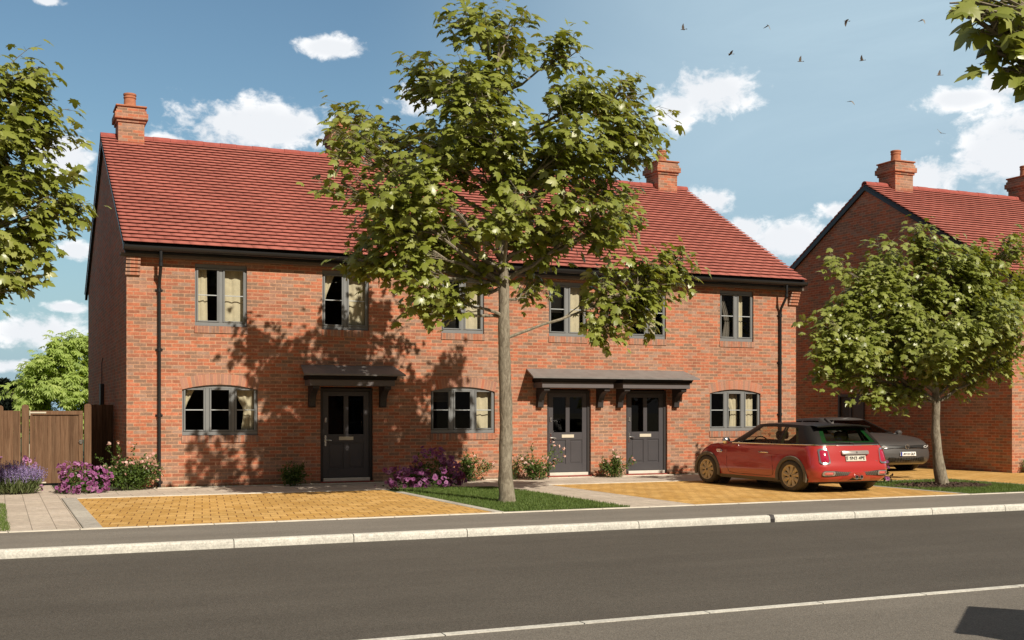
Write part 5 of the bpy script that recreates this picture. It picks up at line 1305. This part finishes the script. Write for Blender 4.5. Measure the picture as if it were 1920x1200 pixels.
# seats with headrests, parcel shelf, steering wheel
for xs, ys in ((1.55,.36),(1.55,-.36),(.78,.33),(.78,-.33)):
    m = MB(); m.bbox(*T1c(xs-.08, ys-.23, .45), *T1c(xs+.10, ys+.23, 1.02), .05); m.bbox(*T1c(xs-.05, ys-.13, 1.05), *T1c(xs+.05, ys+.13, 1.22), .035); m.bbox(*T1c(xs+.05, ys-.24, .42), *T1c(xs+.5, ys+.24, .56), .04)
    m.build('seat', M['seat'], CAR1, smooth=True)
m = MB(); m.bbox(*T1c(.22, -.58, .90), *T1c(.62, .58, .915), .004); m.build('parcel_shelf', M['plate'], CAR1)
m = MB(); m.tube([T1c(2.15+.05*math.cos(a), .36+.18*math.sin(a), .93+.16*math.cos(a)) for a in np.linspace(0, 6.283, 20)], .014, 6, False); m.bbox(*T1c(2.25, -.7, .80), *T1c(2.65, .7, .93), .03); m.build('dashboard', M['dark_plastic'], CAR1)
for i in range(9):
    pass

# --- grey hatchback in the gap, nose toward the road
CAR2 = thing('parked_car', 'grey hatchback parked nose out between the two brick houses', 'car', (22.48, 29.0, 0)); CAR2.rotation_euler = (0, 0, R(-90))
GX, GY = 1.15, 1.17
grey = dict(scale=(GX, GY, 1.0), L=4.25, W=1.80, rr=.25, rf=.27, bowr=.08, bowf=.15,
    rear=[(0,.10),(.2,.0),(.5,.02),(1,.14)], front=[(0,.16),(.08,.06),(.2,.02),(.35,0),(.55,.01),(.72,.03),(.85,.06),(.93,.09),(1,.18)],
    side=[(0,.94),(.2,.99),(.5,1.0),(.75,.98),(.9,.95),(1,.89)],
    top=[(0,.98),(.3,.99),(3.0,.99),(3.25,.97),(3.6,.92),(3.9,.86),(4.1,.81),(4.25,.75)], bot=[(0,.24),(1,.17),(3.5,.17),(4.25,.20)], crown=.05,
    wheels=(.82, 3.42), wz=.32, arch=.36, flare=.008, fl=(-20, 200), cab=(.16, 3.16), trim_rows=1, paint=M['grey_paint'], trimmat=M['dark_plastic'],
    rake_r=.42, rake_f=.98, cw=.80, tumble=.24, crr=.18, crf=.22, cbr=.06, cbf=.20, glass='dark_glass', roof=lambda x, y: 1.36 + .075*math.sin(math.pi*min(1, max(0, (x-.45)/2.3)))**.7 if .45 < x < 2.75 else 1.36,
    rcrown=.04, roofmat=M['grey_paint'], win=[('rear_window', 0, 6, 2, 12), ('side_window', 13, 20, 1, 12), ('side_window', 21, 33, 1, 12), ('windscreen', 38, 60, 1, 13)])
b2, T2c, ip2, cr2 = make_car(CAR2, grey)
for wx in grey['wheels']:
    for sg in (1, -1): wheel(CAR2, None, wx*GX, (.90*GY-.02)*sg, .32, .21, sg, M['rim_grey'], 10, 1.1)
def frontx(y, v):
    w = .90*ip2(v, grey['side']); rf = .27; yy = min(abs(y), w-.001); xf = 4.25 - ip2(v, grey['front']); y2 = w-rf
    if yy < y2: return xf - .15*(yy/w)**2
    xe = xf - .15*(y2/w)**2 - rf*1.5; return xe + rf*1.5*math.sqrt(max(0, 1-((yy-y2)/rf)**2))
def fplace(cy, cz):
    def f(u, v, d):
        y = cy+u; z = cz+v; x = 4.15
        for _ in range(6): zt = ip2(x, grey['top']); zb = ip2(x, grey['bot']); x = frontx(y, max(0, min(1, (z-zb)/(zt-zb))))
        return T2c(x + d, y, z)
    return f
m = MB(); plate_on(m, rrect(.56, .042, .012, 3), fplace(0, .680), .0, .026); m.build('grille', M['ink'], CAR2, smooth=True, fix=True)
m = MB(); plate_on(m, rrect(.62, .004, .003, 2), fplace(0, .645), -.0, .024); m.build('grille_strip', M['chrome'], CAR2, fix=True)
m = MB(); plate_on(m, [(u*(1-.10*(v > 0)), v) for u, v in rrect(.58, .075, .04)], fplace(0, .335), -.02, .006); lg = m.build('lower_grille', M['ink'], CAR2, smooth=True, fix=True)
m = MB()
for v in (-.05,-.02,.01,.04): plate_on(m, rrect(.53, .0035, .002, 2), fplace(0, .335+v), .0, .012)
for u in np.linspace(-.5, .5, 14): plate_on(m, rrect(.003, .055, .002, 2), fplace(u, .335), .0, .011)
m.build('grille_mesh', M['dark_plastic'], lg)
m = MB(); P = [T2c(frontx(y, .02)+.03, y, .235) for y in np.linspace(-.78, .78, 21)]; m.tube(P, .022, 8); m.build('bumper_lip', M['silver_trim'], CAR2, smooth=True)
for sg in (1, -1):
    P = [(-.17,-.030),(-.15,.035),(.0,.045),(.13,.075),(.17,.07),(.15,.0),(.05,-.035)]; P = [(u*sg, v) for u, v in P]; P = P if sg > 0 else P[::-1]
    m = MB(); plate_on(m, P, fplace(.64*sg, .675), .0, .016); hl = m.build('headlamp', M['ink'], CAR2, smooth=True, fix=True)
    m = MB(); q = [fplace(.64*sg, .675)((u)*sg, v, .024) for u, v in ((-.10,-.012),(-.05,.026),(0,.030),(.035,.005),(.0,-.018),(-.05,-.018),(-.10,-.012))]; m.tube(q, .0065, 6, False)
    q = [fplace(.64*sg, .675)((u)*sg, v, .024) for u, v in ((.05,-.01),(.075,.03),(.11,.04),(.13,.02))]; m.tube(q, .0055, 6, False); m.build('lamp_ring', M['white_led'], hl, smooth=True)
m = MB(); cpt = fplace(0, .685)(0, 0, .032)
m.tube([(cpt[0], cpt[1]+.066*math.cos(a), cpt[2]+.066*math.sin(a)) for a in np.linspace(0, 6.283, 26)], .0065, 6, False)
q = lambda u, v: (cpt[0], cpt[1]+u, cpt[2]+v)
m.tube([q(.026,.058), q(.0,.008), q(-.026,.058)], .005, 5); m.tube([q(.052,.028), q(.024,-.05), q(.0,-.006), q(-.024,-.05), q(-.052,.028)], .005, 5); m.build('badge', M['chrome'], CAR2, smooth=True)
m = MB(); plate_on(m, rrect(.235, .055, .008, 3), fplace(0, .490), .02, .026); pl = m.build('number_plate', M['plate_front'], CAR2, fix=True)
FM = lambda x, y, z: Matrix(((0,0,1,x),(1,0,0,y),(0,1,0,z),(0,0,0,1)))
fx = fplace(0, .490)(0, 0, 0)[0]
text_mesh('AV18 GLF', .092, M['ink'], 'lettering', pl, FM(fx+.0345, .025, .490), .002, 1.05)
m = MB(); m.box(fx-.01, -.265, .437, fx+.0345, -.215, .543); m.build('country_strip', M['blue'], pl)
for sg in (1, -1):
    m = MB(); m.tube([T2c(cr2[i][37][0]+.012, (cr2[i][37][1]+.004)*sg, cr2[i][37][2]+.004) for i in range(0, 15)], .020, 6); m.build('windscreen_pillar', M['black_gloss'], CAR2, smooth=True)
m = MB(); m.tube([T2c(3.30, y, 1.0) for y in (-.66, .62)], .006, 4)
for y0 in (.1, -.5): m.tube([T2c(3.24, y0, 1.015), T2c(3.10, y0+.45, 1.05)], .008, 5)
m.build('windscreen_wiper', M['dark_plastic'], CAR2)
m = MB(); m.tube([T2c(2.55+.06*math.cos(a), -.36+.18*math.sin(a), .98+.15*math.cos(a)) for a in np.linspace(0, 6.283, 20)], .014, 6, False); m.build('steering_wheel', M['silver_trim'], CAR2)
m = MB(); m.bbox(*T2c(2.55, -.72, .85), *T2c(3.0, .72, .985), .03); m.build('dashboard', M['plastic'], CAR2)
for xs, ys in ((1.75,.36),(1.75,-.36)):
    m = MB(); m.bbox(*T2c(xs-.08, ys-.23, .45), *T2c(xs+.10, ys+.23, 1.05), .05); m.bbox(*T2c(xs-.05, ys-.13, 1.08), *T2c(xs+.05, ys+.13, 1.24), .035); m.build('seat', M['seat'], CAR2, smooth=True)
for sg in (1, -1):
    m = MB(); c_ = T2c(2.85, .98*sg, 1.03); m.lathe([(0,-.07),(.05,-.065),(.075,-.03),(.08,.02),(.06,.07),(0,.09)], 12, c_, 'X'); m.v = [(a, c_[1]+(b-c_[1])*1.3, c) for a, b, c in m.v]; m.tube([T2c(2.85, .80*sg, .99), c_], .02, 6); m.build('door_mirror', M['grey_paint'], CAR2, smooth=True)

# ---------------------------------------------------------------- birds
M['bird'] = material('bird_feathers', (0.24,0.215,0.18), 0.8, var=0.2, vscale=20)
def bird(label, p, yaw, up, bank, s_=.19):
    m = MB(); k = 8
    prof = [(-.50,.006),(-.42,.05),(-.30,.065),(-.1,.09),(.12,.095),(.28,.065),(.36,.055),(.43,.045),(.50,.0)]
    vs = []
    for x, r in prof:
        for j in range(k): a = 6.283*j/k; vs.append((x, r*math.cos(a), r*.85*math.sin(a)))
    m.add(vs, [(i*k+j, i*k+(j+1) % k, (i+1)*k+(j+1) % k, (i+1)*k+j) for i in range(len(prof)-1) for j in range(k)])
    m.add([(-.38,-.03,0),(-.72,-.13,.0),(-.70,0,.01),(-.72,.13,.0),(-.38,.03,0),(-.38,0,.03),(-.38,0,-.03)], [(0,1,2,5),(5,2,3,4),(0,6,2,1),(6,4,3,2)])
    for sg in (1, -1):
        c1, s1 = math.cos(up), math.sin(up)
        P = lambda x, y, z=0: (x, sg*(.06+y*c1), y*s1+z)
        top = [P(.20,0,.02),P(.24,.35,.03),P(.12,.72,.02),P(-.12,1.0,0),P(-.16,.60,.01),P(-.22,.30,.01),P(-.18,0,.02)]; bt = [P(a[0] if 0 else 0, 0) for a in top]
        bot = [(x, y, z-.022) for x, y, z in top]; n = 7
        m.add(top+bot, [tuple(range(n)), tuple(range(2*n-1, n-1, -1))] + [(i, n+i, n+(i+1) % n, (i+1) % n) for i in range(n)])
    m.v = [(a*s_, b*s_, c*s_) for a, b, c in m.v]
    o = m.build('bird', M['bird'], fix=True); o.location = p; o.rotation_euler = (bank, 0, yaw)
    return tag(o, label, 'bird', 'small birds flying in the sky')
for lab, p, yw, up, bk in [
  ('small dark bird highest at the left end of the flock', (21.72,34.11,14.89), 2.4, .7, .5), ('dark bird second from the left in the top row', (24.42,32.91,15.02), .6, -.8, .4),
  ('bird third from the left in the top row with drooped wings', (26.89,31.81,15.18), 2.8, -.5, .5), ('bird at the right end of the top row', (29.32,30.72,15.22), .2, -.6, .5),
  ('tiny bird just over the large cloud beside the tall tree', (23.22,33.44,14.04), 2.9, .2, .2), ('bird with one wing raised right of the large cloud', (25.42,32.46,13.78), 2.7, .7, .4),
  ('bird in the middle of the flock right of the raised wing bird', (27.38,31.59,13.81), 2.2, .9, .3), ('bird with upright wings nearest the hanging branch', (29.83,30.49,13.3), 2.6, 1.0, .2),
  ('bird alone in mid sky above the gap between the houses', (27.06,31.73,12.39), .3, -.4, .5), ('lowest bird of the flock above the right house', (29.88,30.47,11.3), .5, .3, .6)]:
    bird(lab, p, yw, up, bk)

# unseen cabinet added outside the frame to cast the dark corner shadow
kb = thing('shadow_cabinet', 'unseen dark green cabinet added to cast the corner shadow', 'cabinet', (7.66, 4.80, 0)); kb.rotation_euler = (0, 0, R(40))
M['cabinet'] = material('cabinet_paint', (0.02, 0.05, 0.03), 0.5, var=0.1)
mb = MB(); mb.bbox(-.62, -.50, .08, .62, .50, 1.36, .015); mb.bbox(-.66, -.54, 1.362, .66, .54, 1.43, .02); mb.bbox(-.60, -.48, 0, .60, .48, .079, .005); mb.build('body', M['cabinet'], kb)
for x in (-.31, .31): mb = MB(); mb.bbox(x-.29, -.525, .14, x+.29, -.502, 1.30, .008); d_ = mb.build('door', M['cabinet'], kb); mb = MB(); mb.bbox(x*.2-.012, -.545, .65, x*.2+.012, -.526, .80, .004); mb.build('handle', M['black_metal'], d_)
